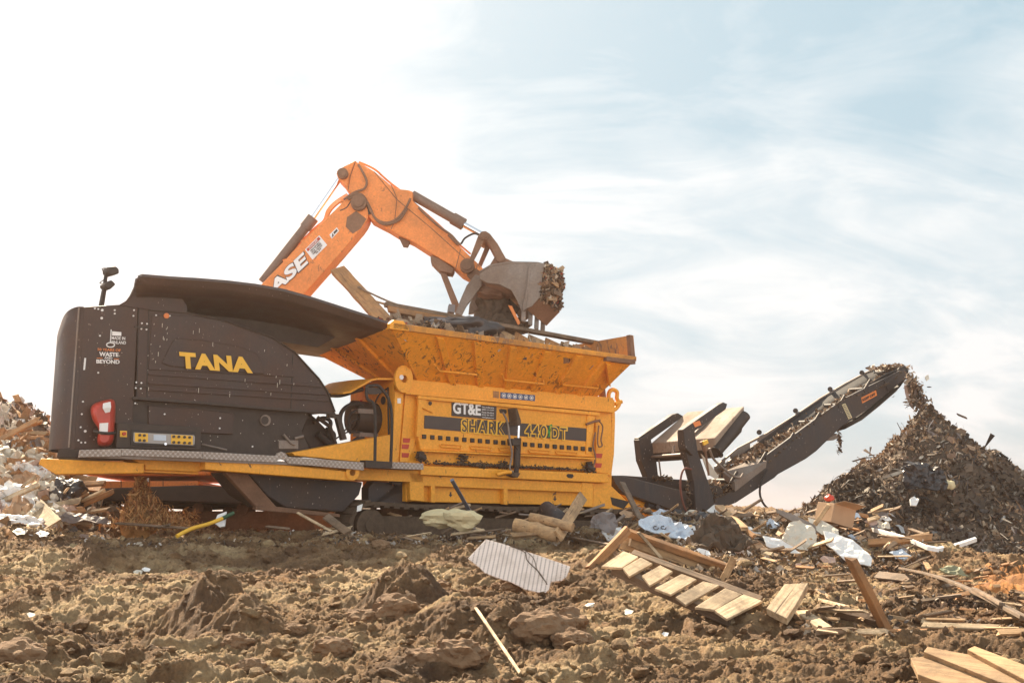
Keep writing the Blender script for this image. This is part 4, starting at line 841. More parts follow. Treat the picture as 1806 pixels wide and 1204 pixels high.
# ================================================================== EXCAVATOR (fronto-parallel arm plane behind the shredder)
YE = 20.6
ex_c = Vector((at(330, 930, YE).x, YE + .3, gz(at(330, 930, YE).x, YE) )); EXM = Matrix.Translation(ex_c)
EX = empty('excavator', ex_c); tag(EX, 'orange tracked excavator behind the shredder, arm raised over the hopper', 'excavator')
def E(px, py, Y=YE): return at(px, py, Y) - ex_c
def ep(q, pix, Y0, Y1):
    return q.prism([E(a, b, Y0) for a, b in pix], (0, Y1 - Y0, 0))
def epart(name, q, mat, parent=EX, **k): return q.build(name, M[mat], parent, **k)
def circ(px, py, r, n=12): return [(px + r * math.cos(a), py + r * math.sin(a)) for a in np.linspace(0, 2 * math.pi, n + 1)[:-1]]
boom = [(614, 347), (622, 342), (634, 342), (645, 352), (650, 366), (649, 384), (644, 394), (637, 404), (600, 447), (538, 517), (440, 640), (380, 730), (330, 760), (318, 740), (340, 700), (400, 585), (459, 503), (540, 420)]
q = MB(); ep(q, boom, YE - .22, YE + .22); bo = epart('boom', q, 'orange', bevel=.015)
q = MB(); ep(q, [(604, 352), (616, 345), (650, 378), (646, 392), (636, 405)], YE - .25, YE - .22) if False else None
q = MB(); ep(q, [(612, 383), (628, 372), (646, 386), (636, 403), (622, 412), (610, 400)], YE - .228, YE - .22); epart('boom_end_plate', q, 'rust', bo)
mapE = lambda Y: (lambda x, y, lift: E(x, y, Y - lift))
def along(a, b, hh):   # quad from baseline a->b with height hh (perpendicular)
    d = Vector(b) - Vector(a); n = Vector((d.y, -d.x)).normalized() * hh; return [a, b, tuple(Vector(b) + n), tuple(Vector(a) + n)]
qd = along((481, 523), (549, 459), 21)
nm = text_mesh('brand_lettering', 'ASE', [(Vector(p) + Vector(o_)) for p, o_ in zip(qd, ((-1.5, 1.5), (1.5, 1.5), (1.5, -1.5), (-1.5, -1.5)))], mapE(YE - .225), M['decal_dark'], bo, off=.06, shear=.2)
text_mesh('letter_fill', 'ASE', qd, mapE(YE - .232), M['decal_white'], nm, off=.04, shear=.2)
def quadp(a, b, h): return [tuple(p) for p in along(a, b, h)]
dq = [(551, 458), (577, 432), (563, 415), (538, 440)]
q = MB(); ep(q, dq, YE - .226, YE - .22); ds = epart('danger_sign', q, 'decal_white', bo)
def sub(qd, u0, v0, u1, v1):
    bl, br, tr, tl = [Vector(p) for p in qd]; f = lambda u, v: tuple((bl * (1 - u) + br * u) * (1 - v) + (tl * (1 - u) + tr * u) * v)
    return [f(u0, v0), f(u1, v0), f(u1, v1), f(u0, v1)]
q = MB(); ep(q, sub(dq, .06, .72, .94, .95), YE - .229, YE - .226); rd = epart('danger_bar', q, 'decal_red', ds)
text_mesh('danger_lettering', 'DANGER', sub(dq, .2, .76, .8, .92), mapE(YE - .229), M['decal_white'], rd, off=.01)
for k, s in enumerate(('MAGNET', 'IN USE', 'KEEP BACK', '75 FT')):
    v = .55 - k * .15; text_mesh('warning_lettering', s, sub(dq, .18 if k != 3 else .32, v, .82 if k != 3 else .68, v + .1), mapE(YE - .226), M['decal_dark'], ds, off=.02)
d2 = [(585, 421), (598, 407), (594, 401), (581, 414)]
q = MB(); ep(q, d2, YE - .226, YE - .22); d2o = epart('small_warning_sign', q, 'decal_white', bo)
q = MB(); a_ = sub(d2, .08, .15, .35, .85); ep(q, [a_[0], a_[1], a_[2]], YE - .229, YE - .226); a_ = sub(d2, .45, .25, .9, .75); ep(q, a_, YE - .229, YE - .226); epart('sign_symbols', q, 'decal_dark', d2o)
q = MB(); q.tube([E(x, y, YE - .222) for x, y in [(690, 326), (700, 350), (696, 390), (690, 404)]], .006, 5); epart('weld_seam', q, 'rust', bo)
for pts_ in ([(627, 285), (618, 310), (614, 335)], [(812, 440), (803, 476)], [(660, 303), (700, 352), (760, 402), (820, 456)]):
    q = MB(); q.tube([E(x, y, YE - .192) for x, y in pts_], .006, 5); epart('weld_seam', q, 'rust', bo)
q = MB(); q.tube(smooth_path([E(x, y, YE - .2) for x, y in [(600, 372), (612, 366), (622, 352), (634, 350), (646, 362), (652, 378)]]), .024, 8); epart('hose_bundle', q, 'rubber', bo)
q = MB(); q.tube(smooth_path([E(x, y, YE - .16) for x, y in [(800, 425), (812, 430), (820, 420), (836, 412), (848, 416)]]), .018, 8); epart('bucket_hose', q, 'rubber', bo)
# pipes on the boom
q = MB()
for off_, Yk in ((0, YE - .1), (2.5, YE), (5, YE + .1)):
    q.tube(smooth_path([E(x - off_ * .7, y - off_ * .7, Yk) for x, y in [(470, 508), (500, 468), (535, 430), (560, 405), (575, 392), (581, 375), (592, 362), (606, 352), (616, 346)]], 4), .022, 8)
for x, y in ((502, 462), (534, 428), (604, 354), (603, 360)): ep(q, [(x - 4, y - 4), (x + 2, y - 6), (x + 4, y), (x - 1, y + 4)], YE - .15, YE + .15)
epart('boom_pipes', q, 'orange', bo)
stick = [(626, 283), (631, 287), (640, 290), (661, 303), (686, 324), (700, 333), (720, 335), (728, 338), (727, 352), (735, 362), (760, 388), (791, 414), (824, 447), (849, 470), (858, 482), (850, 492), (836, 496), (828, 491), (815, 484), (800, 470), (761, 447), (728, 426), (700, 413), (684, 403), (672, 397), (655, 388), (643, 372), (636, 352), (622, 343), (614, 337), (604, 322), (596, 314), (593, 306), (597, 299), (606, 294)]
q = MB(); ep(q, stick, YE - .19, YE + .19); st = epart('stick', q, 'orange', bevel=.015)
q = MB(); ep(q, [(594, 302), (606, 294), (626, 284), (616, 310), (612, 330), (604, 322), (596, 314)], YE - .22, YE - .19); epart('stick_ear', q, 'orange', st, bevel=.006)
q = MB(); ep(q, [(703, 418), (707, 407), (722, 420), (723, 428), (719, 436), (711, 435)], YE - .1, YE - .04); epart('stick_lug', q, 'rust', st, bevel=.004)
q = MB(); ep(q, [(823, 486), (831, 470), (840, 474), (856, 484), (848, 494), (834, 498)], YE - .196, YE - .19); epart('greasy_patch', q, 'rust', st)
for x, y, r in ((632, 357, .13), (604, 305, .09), (824, 468, .12), (853, 415, .07)):
    q = MB(); c_ = E(x, y, YE - .32); q.cyl(c_, c_ + Vector((0, .64, 0)), r, 20); c_ = E(x, y, YE - .35); q.cyl(c_, c_ + Vector((0, .03, 0)), r * .6, 16); epart('pivot_pin', q, 'rust')
q = MB()
for pts in ([(632, 290), (642, 308), (647, 322), (642, 333), (628, 338), (616, 345), (606, 352)], [(612, 350), (626, 342), (640, 345), (652, 365), (662, 385), (680, 393), (700, 386), (715, 368), (724, 350)], [(614, 352), (628, 345), (642, 350), (654, 372), (666, 390), (682, 396), (704, 388), (718, 368)], [(791, 414), (800, 424), (808, 432)], [(738, 366), (770, 396), (795, 414), (805, 425), (812, 432)]):
    q.tube(smooth_path([E(a, b, YE - .24) for a, b in pts]), .020, 8)
epart('arm_hoses', q, 'rust', st)
q = MB(); q.tube(smooth_path([E(a, b, YE) for a, b in [(633, 286), (650, 293), (664, 301), (676, 312), (690, 324), (706, 336)]]), .018, 6); q.tube(smooth_path([E(a, b, YE) for a, b in [(728, 356), (760, 384), (780, 402), (795, 418), (830, 448)]]), .016, 6); epart('stick_pipes', q, 'orange', st)
def hcyl(name, a, m_, b_, rb, rr, Y, sub_=None):
    q = MB(); q.cyl(E(*a, Y), E(*m_, Y), rb, 16); d = (E(*m_, Y) - E(*a, Y)).normalized(); q.cyl(E(*m_, Y) - d * .22, E(*m_, Y), rb * 1.25, 16)
    o = epart(name, q, 'barrel'); q = MB(); q.cyl(E(*m_, Y), E(*b_, Y), rr, 14); epart('rod', q, 'chrome', o); return o
hcyl('stick_cylinder', (463, 498), (552, 384), (600, 314), .085, .045, YE + .0)
hcyl('bucket_cylinder', (727, 344), (818, 396), (852, 415), .085, .05, YE)
q = MB(); ep(q, [(826, 462), (832, 466), (856, 420), (848, 412), (843, 416)], YE - .26, YE - .2); epart('rocker_link', q, 'rust', bevel=.01); q = MB(); ep(q, [(843, 466), (849, 470), (868, 428), (860, 424)], YE + .12, YE + .18); epart('rocker_link', q, 'rust', bevel=.01)
q = MB(); ep(q, [(847, 411), (856, 407), (864, 412), (878, 430), (892, 455), (905, 461), (900, 470), (880, 464), (862, 430)], YE - .14, YE + .14); ep(q, [(862, 470), (876, 447), (890, 456), (886, 466)], YE - .1, YE + .1); q.cyl(E(882, 454, YE - .2), E(882, 454, YE + .2), .07, 14); epart('bucket_link', q, 'rust', bevel=.01)
# thumb
q = MB(); ep(q, [(759, 450), (776, 456), (801, 474), (797, 482), (776, 478), (760, 462)], YE - .16, YE + .16); ep(q, [(773, 472), (784, 474), (812, 542), (815, 552), (803, 552)], YE - .1, YE + .1); epart('thumb_brace', q, 'rust', bevel=.008)
q = MB(); ep(q, [(838, 484), (850, 487), (850, 503), (836, 522), (822, 540), (814, 556), (803, 552), (812, 528), (823, 503)], YE - .28, YE - .2); epart('thumb', q, 'worn', bevel=.008)
q = MB(); ep(q, [(858, 508), (868, 516), (850, 535), (838, 552), (826, 554), (828, 536), (840, 512)], YE + .15, YE + .23); epart('thumb', q, 'worn', bevel=.008)
# bucket: shell + side plates + teeth
Yb0, Yb1 = YE - .62, YE + .62
side = [(846, 480), (866, 468), (900, 463), (948, 464), (957, 470), (955, 496), (950, 525), (928, 542), (920, 548), (912, 530), (902, 512), (882, 502), (860, 499), (846, 492)]
q = MB(); ep(q, side, Yb0, Yb0 + .05); bs = epart('bucket', q, 'worn', bevel=.008)
q = MB(); q.prism([E(a, b, Yb0) + Vector((0, 1.2, 0)) for a, b in side], (0, .05, 0)); epart('bucket_side', q, 'worn', bs)
outer = [(846, 480), (866, 468), (900, 463), (948, 464), (965, 468)]
q = MB(); q.loft([[E(a, b, Yb0) for a, b in outer], [E(a, b, Yb0) + Vector((.12, 1.2, 0)) for a, b in outer]], True); epart('bucket_back', q, 'worn', bs, solid=.04)
inner = [(848, 486), (862, 498), (888, 507), (915, 514)]
q = MB(); q.loft([[E(a, b, Yb0 + .05) for a, b in inner], [E(a, b, Yb0) + Vector((0, 1.15, 0)) for a, b in inner]], True); epart('bucket_belly', q, 'rust', bs, solid=.03)
q = MB(); ep(q, [(932, 472), (938, 466), (944, 470), (938, 480), (930, 544), (923, 548), (921, 542), (930, 500)], Yb0 - .05, Yb0); epart('side_cutter', q, 'worn', bs, bevel=.006)
# mouth frame: near upright face turned to the right, floor lip
m0 = E(957, 467, Yb0); m1 = E(950, 526, Yb0); m2 = E(991, 482, Yb0) + Vector((.0, 0, 0)); lip = E(985, 549, Yb0)
q = MB(); ep(q, [(948, 464), (966, 467), (958, 478), (952, 526), (950, 526), (938, 540), (928, 544), (936, 480)], Yb0 - .06, Yb0 + .0); epart('side_plate', q, 'worn', bs, bevel=.006)
q = MB(); q.add([E(928, 545, Yb0), E(951, 526, Yb0), E(986, 548, YE + .2), E(962, 573, YE + .2)], [(0, 1, 2, 3)]); epart('lip_plate', q, 'rust', bs, solid=.05)
q = MB(); q.add([E(965, 467, Yb0), E(991, 482, YE + .2), E(986, 548, YE + .2), E(951, 526, Yb0), E(957, 478, Yb0)], [(0, 1, 2, 3, 4)]); epart('load_face', q, 'grime', bs, solid=.05)
for k, (x, y) in enumerate(((923, 538), (935, 548), (946, 555), (957, 562))):
    Yt = Yb0 + (YE + .2 - Yb0) * k / 3.3; h = (30, 26, 26, 22)[k]
    q = MB(); q.prism([E(x - 3, y, Yt), E(x + 5, y + 1, Yt), E(x + 4, y + h - 1, Yt), E(x, y + h, Yt), E(x - 4, y + h - 3, Yt)], (0, .09, 0)); epart('tooth', q, 'worn', bs, bevel=.012)
def chaosn(n, f): return np.array([f()[:] for _ in range(n)])
PALB = PAL + PAL + [(.35, .05, .03), (.6, .5, .4), (.5, .4, .3), (.45, .3, .2)]
pts = []
for _ in range(900):
    u, v = random.random(), random.random(); a = E(963, 470, Yb0).lerp(E(990, 484, YE + .2), u); b_ = E(952, 524, Yb0).lerp(E(985, 545, YE + .2), u); pts.append(a.lerp(b_, v) + Vector((random.uniform(-.02, .04), random.uniform(-.10, -.02), 0)) + ex_c)
# house, cab, counterweight, undercarriage
q = MB(); ep(q, [(150, 838), (372, 838), (380, 700), (330, 640), (160, 640)], YE - 1.2, YE + 1.4); epart('upper_body', q, 'orange', bevel=.03)
q = MB(); ep(q, [(146, 848), (350, 848), (352, 852), (344, 862), (148, 868)], YE - 1.3, YE + 1.4); epart('side_panels', q, 'orange', bevel=.01)
for x in (213, 287):
    q = MB(); ep(q, [(x, 845), (x + 1, 845), (x + 1, 866), (x, 866)], YE - 1.306, YE - 1.3); epart('panel_gap', q, 'rubber')
q = MB(); ep(q, [(144, 862), (345, 855), (440, 860), (470, 890), (300, 884), (145, 882)], YE - 1.35, YE + 1.4); epart('lower_frame', q, 'dark', bevel=.02)
q = MB(); ep(q, [(246, 830), (262, 830), (262, 838), (240, 838)], YE - 1.36, YE - 1.3) if False else None
q = MB(); ep(q, [(250, 848), (262, 842), (262, 849), (246, 849)], YE - 1.32, YE - 1.3); epart('small_decal', q, 'decal_white')
q = MB(); ep(q, [(390, 690), (460, 690), (470, 840), (392, 840)], YE - 1.2, YE - .4); cabo = epart('cab', q, 'orange', bevel=.04)
q = MB(); ep(q, [(396, 697), (455, 697), (462, 790), (398, 790)], YE - 1.21, YE - 1.2); epart('cab_window', q, 'glassy', cabo)
def ecrawler(Y0, Y1):
    zt = E(400, 884, YE).z; x0 = E(188, 900, YE).x; x1 = E(640, 900, YE).x; r = .36; zc = zt - r; loop = []
    for k in range(9): an = math.pi / 2 + math.pi * k / 8; loop.append((x0 + r + r * math.cos(an), zc + r * math.sin(an)))
    for k in range(1, 26): loop.append((x0 + r + (x1 - x0 - 2 * r) * k / 26, zc - r))
    for k in range(9): an = -math.pi / 2 + math.pi * k / 8; loop.append((x1 - r + r * math.cos(an), zc + r * math.sin(an)))
    for k in range(1, 26): loop.append((x1 - r - (x1 - x0 - 2 * r) * k / 26, zc + r + .04 * math.sin(k / 26 * math.pi * 2.0) - .03))
    L_ = loop + [loop[0]]; q = MB(); q.loft([[Vector((x, Y0, z)) for x, z in L_], [Vector((x, Y1, z)) for x, z in L_]], False); be = epart('crawler_track', q, 'grime', solid=.05)
    q = MB()
    for i in range(len(L_) - 1):
        a = Vector((L_[i][0], 0, L_[i][1])); b_ = Vector((L_[i + 1][0], 0, L_[i + 1][1])); t_ = (b_ - a).normalized(); nn = Vector((t_.z, 0, -t_.x)); Mx = Matrix((t_, Vector((0, 1, 0)), nn)).transposed()
        for f in (.2, .7): q.box(a.lerp(b_, f) + nn * .03 + Vector((0, (Y0 + Y1) / 2, 0)), (.03, Y1 - Y0 + .02, .05), Mx)
    epart('track_shoes', q, 'grime', be)
    for k in range(6):
        x = x0 + r + (x1 - x0 - 2 * r) * k / 5; q = MB(); rr = .28 if k in (0, 5) else .09; zz = zc if k in (0, 5) else zc + r - .14; q.cyl(Vector((x, Y0 - .02, zz)), Vector((x, Y1, zz)), rr, 18); epart('track_wheel', q, 'rust', be)
    q = MB(); q.box(((x0 + x1) / 2, (Y0 + Y1) / 2, zc - .02), (x1 - x0 - .6, (Y1 - Y0) * .8, .4)); epart('track_frame', q, 'rust', be)
ecrawler(-1.3, -.75); ecrawler(.75, 1.3)
ld = shreds('bucket_load', np.array([p[:] for p in pts]), .075, PAL + PAL + [(.4, .05, .03)], kind='stuff', label='mixed torn wood and cloth packed in the bucket mouth', cat='waste load')

# ================================================================== loose things
def view_frame(n, xdir=None):
    n = Vector(n).normalized(); x = Vector(xdir) if xdir is not None else Vector((1, 0, 0)); x = (x - n * x.dot(n)).normalized(); return Matrix((x, n.cross(x), n)).transposed()
def plate(name, pix, p0, n, mat, thick=.02, label=None, cat=None, group=None, crumple=0.0, grid=0, xdir=None, bevel=0.004):
    """flat piece standing in a plane through p0 with normal n; outline taken where the sight lines meet that plane"""
    n = Vector(n).normalized(); p0 = Vector(p0); pts = []
    for a, b in pix:
        r = ray(a, b); pts.append(r * (p0.dot(n) / r.dot(n)))
    Mx = view_frame(n, xdir if xdir is not None else pts[1] - pts[0]); c = sum(pts, Vector()) / len(pts); loc = [Mx.transposed() @ (p - c) for p in pts]
    q = MB()
    if crumple:
        bm = bmesh.new(); vs = [bm.verts.new((p.x, p.y, 0)) for p in loc]; bm.faces.new(vs); bmesh.ops.triangulate(bm, faces=bm.faces)
        for _ in range(4): bmesh.ops.subdivide_edges(bm, edges=[e for e in bm.edges if e.calc_length() > .07], cuts=1); bmesh.ops.triangulate(bm, faces=bm.faces)
        sd = random.uniform(0, 99); s = max((p.length for p in loc))
        for v in bm.verts:
            w = v.co * (2.2 / s); o_ = Vector((sd, 0, 0)); a = mnoise.noise(w + o_) + .5 * mnoise.noise(w * 2.3 + o_) ; rd_ = 1 - abs(mnoise.noise(w * 1.4 + o_ * 2)) * 2
            v.co.z += crumple * (a + .6 * rd_); v.co.x += crumple * .4 * mnoise.noise(w * 3 + o_ * 3); v.co.y += crumple * .4 * mnoise.noise(w * 3 - o_)
        bm.verts.index_update(); q.add([v.co.copy() for v in bm.verts], [tuple(x.index for x in f.verts) for f in bm.faces], False); bm.free()
        o = q.build(name, M[mat], None, solid=thick)
    else:
        q.prism([(p.x, p.y, -thick / 2) for p in loc], (0, 0, thick)); o = q.build(name, M[mat], None, bevel=min(bevel, thick * .3))
    MM = Mx.to_4x4(); MM.translation = c; o.matrix_world = MM
    return tag(o, label, cat, group)
def beam(a, b, wd, th, mat, name='plank', label=None, cat='plank', group=None, face=(0, -.75, .66), jag=.02, warp=.0, parent=None):
    a = Vector(a); b = Vector(b); x = (b - a).normalized(); n = Vector(face); z = (n - x * n.dot(x)).normalized(); y = z.cross(x); L_ = (b - a).length; q = MB(); rows = []; S_ = 10
    for i in range(S_ + 1):
        u = -L_ / 2 + L_ * i / S_; zz = warp * math.sin(math.pi * i / S_); w = wd / 2; row = []
        for sy, sz in ((-1, -1), (1, -1), (1, 1), (-1, 1)):
            du = 0
            if i in (0, S_): du = random.uniform(-jag, jag)
            row.append(Vector((u + du, sy * w * random.uniform(.9, 1.0), sz * th / 2 * random.uniform(.85, 1) + zz)))
        rows.append(row)
    q.loft(rows, False, True); q.add(rows[0], [(0, 1, 2, 3)]); q.add(rows[-1], [(3, 2, 1, 0)])
    o = q.build(name, M[mat], parent, bevel=min(.006, th * .2)); MM = Matrix((x, y, z)).transposed().to_4x4(); MM.translation = (a + b) / 2
    if parent: o.matrix_parent_inverse = Matrix.Identity(4); o.matrix_local = parent.matrix_world.inverted() @ MM
    else: o.matrix_world = MM
    if parent: return o
    return tag(o, label, cat, group)
def on(px, py, dz=0.0):
    p = GH(px, py)
    if p is None: p = at(px, py, 18)
    return p + Vector((0, 0, dz))
def pl(px0, py0, px1, py1, wpx, mat, label, Y0=None, Y1=None, th=.03, group=None, name='plank', cat='plank', face=(0, -.75, .66), lift=.012, jag=.035, warp=0.0):
    a = at(px0, py0, Y0) if Y0 else on(px0, py0); b = at(px1, py1, Y1) if Y1 else on(px1, py1)
    a = a + Vector((0, 0, 0 if Y0 else lift)); b = b + Vector((0, 0, 0 if Y1 else lift)); Ym = (a.y + b.y) / 2
    return beam(a, b, wpx * Ym / F, th, mat, name, label, cat, group, face, jag, warp)
def lump(name, c, r, mat, label, cat, scale=(1, 1, 1), rough=.35, sub=4, freq=1.6, facet=False, group=None, rotz=0.0, kind=None):
    v, f = ico(sub); out = []; sd = Vector((random.uniform(0, 99), 0, 0))
    for p in v:
        p = Vector(p); a = mnoise.noise(p * freq + sd) + .5 * mnoise.noise(p * freq * 2.3 + sd) + .25 * (1 - 2 * abs(mnoise.noise(p * freq * 3.1 + sd)))
        if facet: a = round(a * 3) / 3 * .6 + a * .4
        p = p * (1 + rough * a); out.append(Vector((p.x * scale[0], p.y * scale[1], p.z * scale[2])) * r)
    q = MB(); q.add(out, [tuple(int(k) for k in t_) for t_ in f], not facet); o = q.build(name, M[mat], None); o.location = c; o.rotation_euler = (0, 0, rotz)
    return tag(o, label, cat, group, kind)
# ---- waste lying in the hopper
for k_, (x_, y_) in enumerate(((968, 488), (975, 500), (981, 520), (971, 530))): beam(at(x_ - 6, y_ - 8 + k_, 20.05), at(x_ + 10, y_ + 9 - k_ * 4, 20.35), .08, .04, ('woodl', 'wood', 'woodd', 'woodl')[k_], 'bucket_board', 'small broken board jammed in the excavator bucket mouth', 'board', 'boards jammed in the bucket', (.7, -.7, .1), .04)
pl(596, 476, 700, 590, 29, 'woodo', 'thick pale board sticking up out of the hopper beside the excavator boom', 20.3, 19.0, .07, face=(.3, -1, .2))
pl(652, 528, 705, 592, 16, 'woodd', 'splintered brown board end behind the pale upright board in the hopper', 20.4, 19.2, .05, face=(.3, -1, .2), jag=.1)
BL = P(680, 537, .35); BR = P(1074, 609, .35)
cf = empty('crate_panel', toW(BL)); tag(cf, 'long orange wooden crate side lying across the top of the hopper', 'crate')
beam(toW(BL), toW(BR), .065, .09, 'woodd', 'top_rail', parent=cf, face=(.5, -.8, .25)); beam(toW(P(684, 543, .33)), toW(P(868, 578, .33)), .13, .07, 'woodo', 'rail', parent=cf, face=(.5, -.8, .25))
for k, (x, wpx) in enumerate(((866, 26), (893, 30), (921, 24), (946, 28), (975, 26), (1000, 22), (1020, 20), (1038, 16), (1056, 16))):
    y = 545 + (x - 690) * .185 + 4; tp = P(x, y, .40); bt = P(x - 10 + random.uniform(-3, 3), y + 44, .34)
    beam(toW(tp), toW(bt), wpx * 19.5 / F * 1.25, .04, ('woodo', 'wood')[k % 2], 'board', parent=cf, face=(.5, -.8, .25))
pl(632, 506, 730, 546, 3.2, 'woodd', 'thin bent stick above the hopper, upper one of the two', 19.8, 19.3, .02, name='stick', cat='stick', face=(.3, -1, .2), warp=-.06)
pl(650, 528, 735, 552, 4, 'woodo', 'thin split lath above the hopper, lower one of the two', 19.7, 19.2, .02, name='stick', cat='stick', face=(.3, -1, .2))
pl(723, 566, 768, 584, 22, 'woodo', 'short broken board on the hopper rim near its left corner', 18.3, 18.6, .03, face=(.4, -.9, .3), jag=.08)
pl(716, 560, 742, 580, 7, 'pinkish', 'pale torn strip standing up at the left corner of the hopper', 18.5, 18.4, .02, name='strip', cat='strip', jag=.06)
plate('grey_block', [(791, 538), (802, 540), (801, 553), (789, 552)], at(795, 545, 19.3), (0.2, -1, .2), 'baggrey', .12, 'small grey block sitting on the wooden rail in the hopper', 'block')
lump('dark_sack', toW(P(805, 582, .1)), .42, 'bagdark', 'crumpled dark sack in the left part of the hopper', 'sack', (1.3, .7, .5), .4)
lump('dark_sack', toW(P(770, 578, .1)), .2, 'baggrey', 'small grey bundle beside the dark sack in the hopper', 'sack', (1.2, .8, .6), .4)
pl(805, 588, 842, 574, 5, 'cream', 'curved pale strip hanging over the hopper rim', 18.4, 18.3, .015, name='strip', cat='strip', warp=-.08)
# waste heap filling the hopper
pts = []
for _ in range(2600):
    s = random.random(); s = .06 + .86 * s; u = rimL.lerp(rimR, s); w = random.uniform(.12, 2.2); hgt = .10 + .30 * math.exp(-((s - .25) / .18) ** 2); pts.append(toW(u + Vector((0, w, hgt * (1 - abs(w - 1.1) / 1.3) + random.gauss(-.07, .03)))))
shreds('hopper_waste', np.array([p[:] for p in pts]), .11, PALB, kind='stuff', label='heap of dark broken waste filling the hopper', cat='waste')
# dark cloth mass hanging from the bucket
lump('mud_caked_cloth', at(874, 552, 20.7), .30, 'grime', 'dark brown heap of muddy cloth hanging under the excavator bucket', 'cloth', (.95, .6, 1.05), .45, 5, 2.2)
lump('mud_caked_cloth', at(884, 575, 20.6), .30, 'grime', 'lower dark brown fold of muddy cloth touching the waste in the hopper', 'cloth', (1.25, .7, .6), .45, 5, 2.2)
lump('mud_caked_cloth', at(872, 515, 20.5), .2, 'rust', 'rusty brown clot between the bucket and the muddy cloth', 'cloth', (1.3, .8, .6), .4)
pl(900, 540, 916, 572, 6, 'decal_orange', 'narrow orange strip beside the hanging muddy cloth', 20.0, 20.0, .03, name='strip', cat='strip')
# ---- in front of the tracks, from the left
pl(797, 846, 829, 902, 6, 'black2', 'dark steel pipe leaning against the shredder chassis', 15.8, 16.3, .05, name='steel_pipe', cat='pipe', jag=0)
bpy.data.objects['steel_pipe'].data.materials[0] = plain('blue_grey_steel', (.17, .19, .24), .4, .6)
def yl(y): return 15.6
lump('foam_block', at(778, 914, 15.6), .26, 'foam', 'big broken block of yellow foam in front of the track', 'foam block', (1.0, .6, .42), .35, 3, 1.3, True)
lump('foam_block', at(814, 916, 15.4), .19, 'foam', 'smaller foam lump touching the right end of the big foam block', 'foam block', (1.0, .7, .65), .35, 3, 1.3, True)
lump('foam_block', on(745, 944), .11, 'foam', 'small yellow foam scrap lying alone left below the foam blocks', 'foam block', (1.1, .7, .45), .35, 2, 1.3, True)
q = MB(); a = at(963, 897, 16.4); b_ = at(1000, 925, 15.9); q.tube([a, b_], .10, 20, False); o = q.build('black_duct', M['black2'], None, solid=.012); tag(o, 'open black round duct between the logs and the leaning board', 'duct')
pl(1028, 874, 985, 944, 21, 'wood', 'brown board leaning on the track right of the black duct', 16.4, 14.9, .04, face=(.3, -1, .1))
pl(1098, 852, 1130, 916, 12, 'woodd', 'grey weathered slat leaning on the conveyor base', 17.2, 16.2, .03, face=(.3, -1, .1))
for (x0, y0, x1, y1, r, lb) in ((908, 924, 985, 944, .085, 'thick orange brown log end lying below the black duct'), (935, 911, 1010, 930, .06, 'split post lying on top of the thick log')):
    q = MB(); a, b_ = at(x0, y0, 15.2), at(x1, y1, 15.0); q.tube([a.lerp(b_, k / 6) + Vector((0, 0, random.gauss(0, .006))) for k in range(7)], r, 12, True); M_ = 'wood'; o = q.build('log', M[M_]); tag(o, lb, 'log')
pl(905, 944, 985, 936, 10, 'wood', 'flat plank lying under the logs', 15.1, 15.0, .04)
pl(1000, 948, 1075, 962, 6, 'woodd', 'thin dark branch lying right of the leaning board', name='stick', cat='stick')
plate('clear_sheet', [(1045, 912), (1060, 905), (1085, 905), (1090, 925), (1080, 945), (1060, 935), (1040, 930)], at(1065, 925, 15.8), (0.1, -1, .5), 'baggrey', .01, 'grey plastic sheet in the debris left of the white sack', 'plastic sheet', None, .05)
plate('plastic_scrap', [(1060, 935), (1080, 925), (1095, 932), (1098, 950), (1085, 962), (1070, 955)], on(1080, 955), (0.1, -1, .9), 'white', .01, 'small crumpled whitish plastic left of the white sack', 'plastic sheet', None, .05)
plate('white_sack', [(1130, 918), (1150, 910), (1178, 915), (1200, 925), (1222, 938), (1223, 950), (1205, 960), (1190, 952), (1160, 946), (1135, 938), (1126, 928)], on(1175, 958, .1), (0.1, -.8, .8), 'blueish', .012, 'white printed sack lying above the pallet', 'sack', None, .075)
ws = bpy.data.objects['white_sack']
q = MB()
for cx0, cy0 in ((-.12, .06), (-.03, .02)): q.tube([Vector((cx0 + .03 * math.cos(a), cy0 + .03 * math.sin(a), .04)) for a in np.linspace(.6, 6.0, 14)], .006, 5)
q.build('printed_mark', M['decal_dark'], ws)
plate('carpet', [(1225, 968), (1222, 945), (1240, 920), (1265, 912), (1288, 918), (1300, 935), (1318, 958), (1322, 972), (1300, 975), (1275, 968), (1250, 970)], on(1270, 975, .1), (0.15, -.8, .7), 'grime', .04, 'dark brown rolled carpet right of the white sack', 'carpet', None, .12)
plate('padding_sheet', [(1290, 925), (1300, 935), (1318, 958), (1321, 970), (1302, 972), (1288, 966), (1280, 950)], on(1300, 975, .25), (0.15, -.8, .7), 'pinkish', .03, 'pale padding bulging out of the carpet', 'padding', None, .09)
# perforated panel
pb = on(968, 1046, .02)
plate('perforated_panel', [(857, 951), (880, 957), (915, 968), (960, 983), (1006, 999), (1001, 1012), (999, 1017), (990, 1024), (972, 1026), (968, 1040), (960, 1047), (925, 1039), (917, 1034), (900, 1026), (880, 1020), (855, 1010), (845, 1000), (825, 985)], pb, (-.02, -.72, .69), 'perf', .012, 'large white perforated panel lying on the soil in the middle foreground', 'panel', xdir=(1, .1, -.3))
q = MB(); pts_ = [(900, 965), (925, 975), (930, 990), (950, 1010), (965, 1032)]; 
def onplane(a, b, p0, n): r = ray(a, b); n = Vector(n); return r * (Vector(p0).dot(n) / r.dot(n))
q.tube(smooth_path([onplane(a, b, pb, (-.02, -.72, .69)) + Vector((0, -.01, .012)) for a, b in pts_]), .004, 5); q.tube(smooth_path([onplane(a, b, pb, (-.02, -.72, .69)) + Vector((0, -.01, .012)) for a, b in [(900, 965), (918, 968), (940, 985), (948, 1008), (963, 1028)]]), .003, 5)
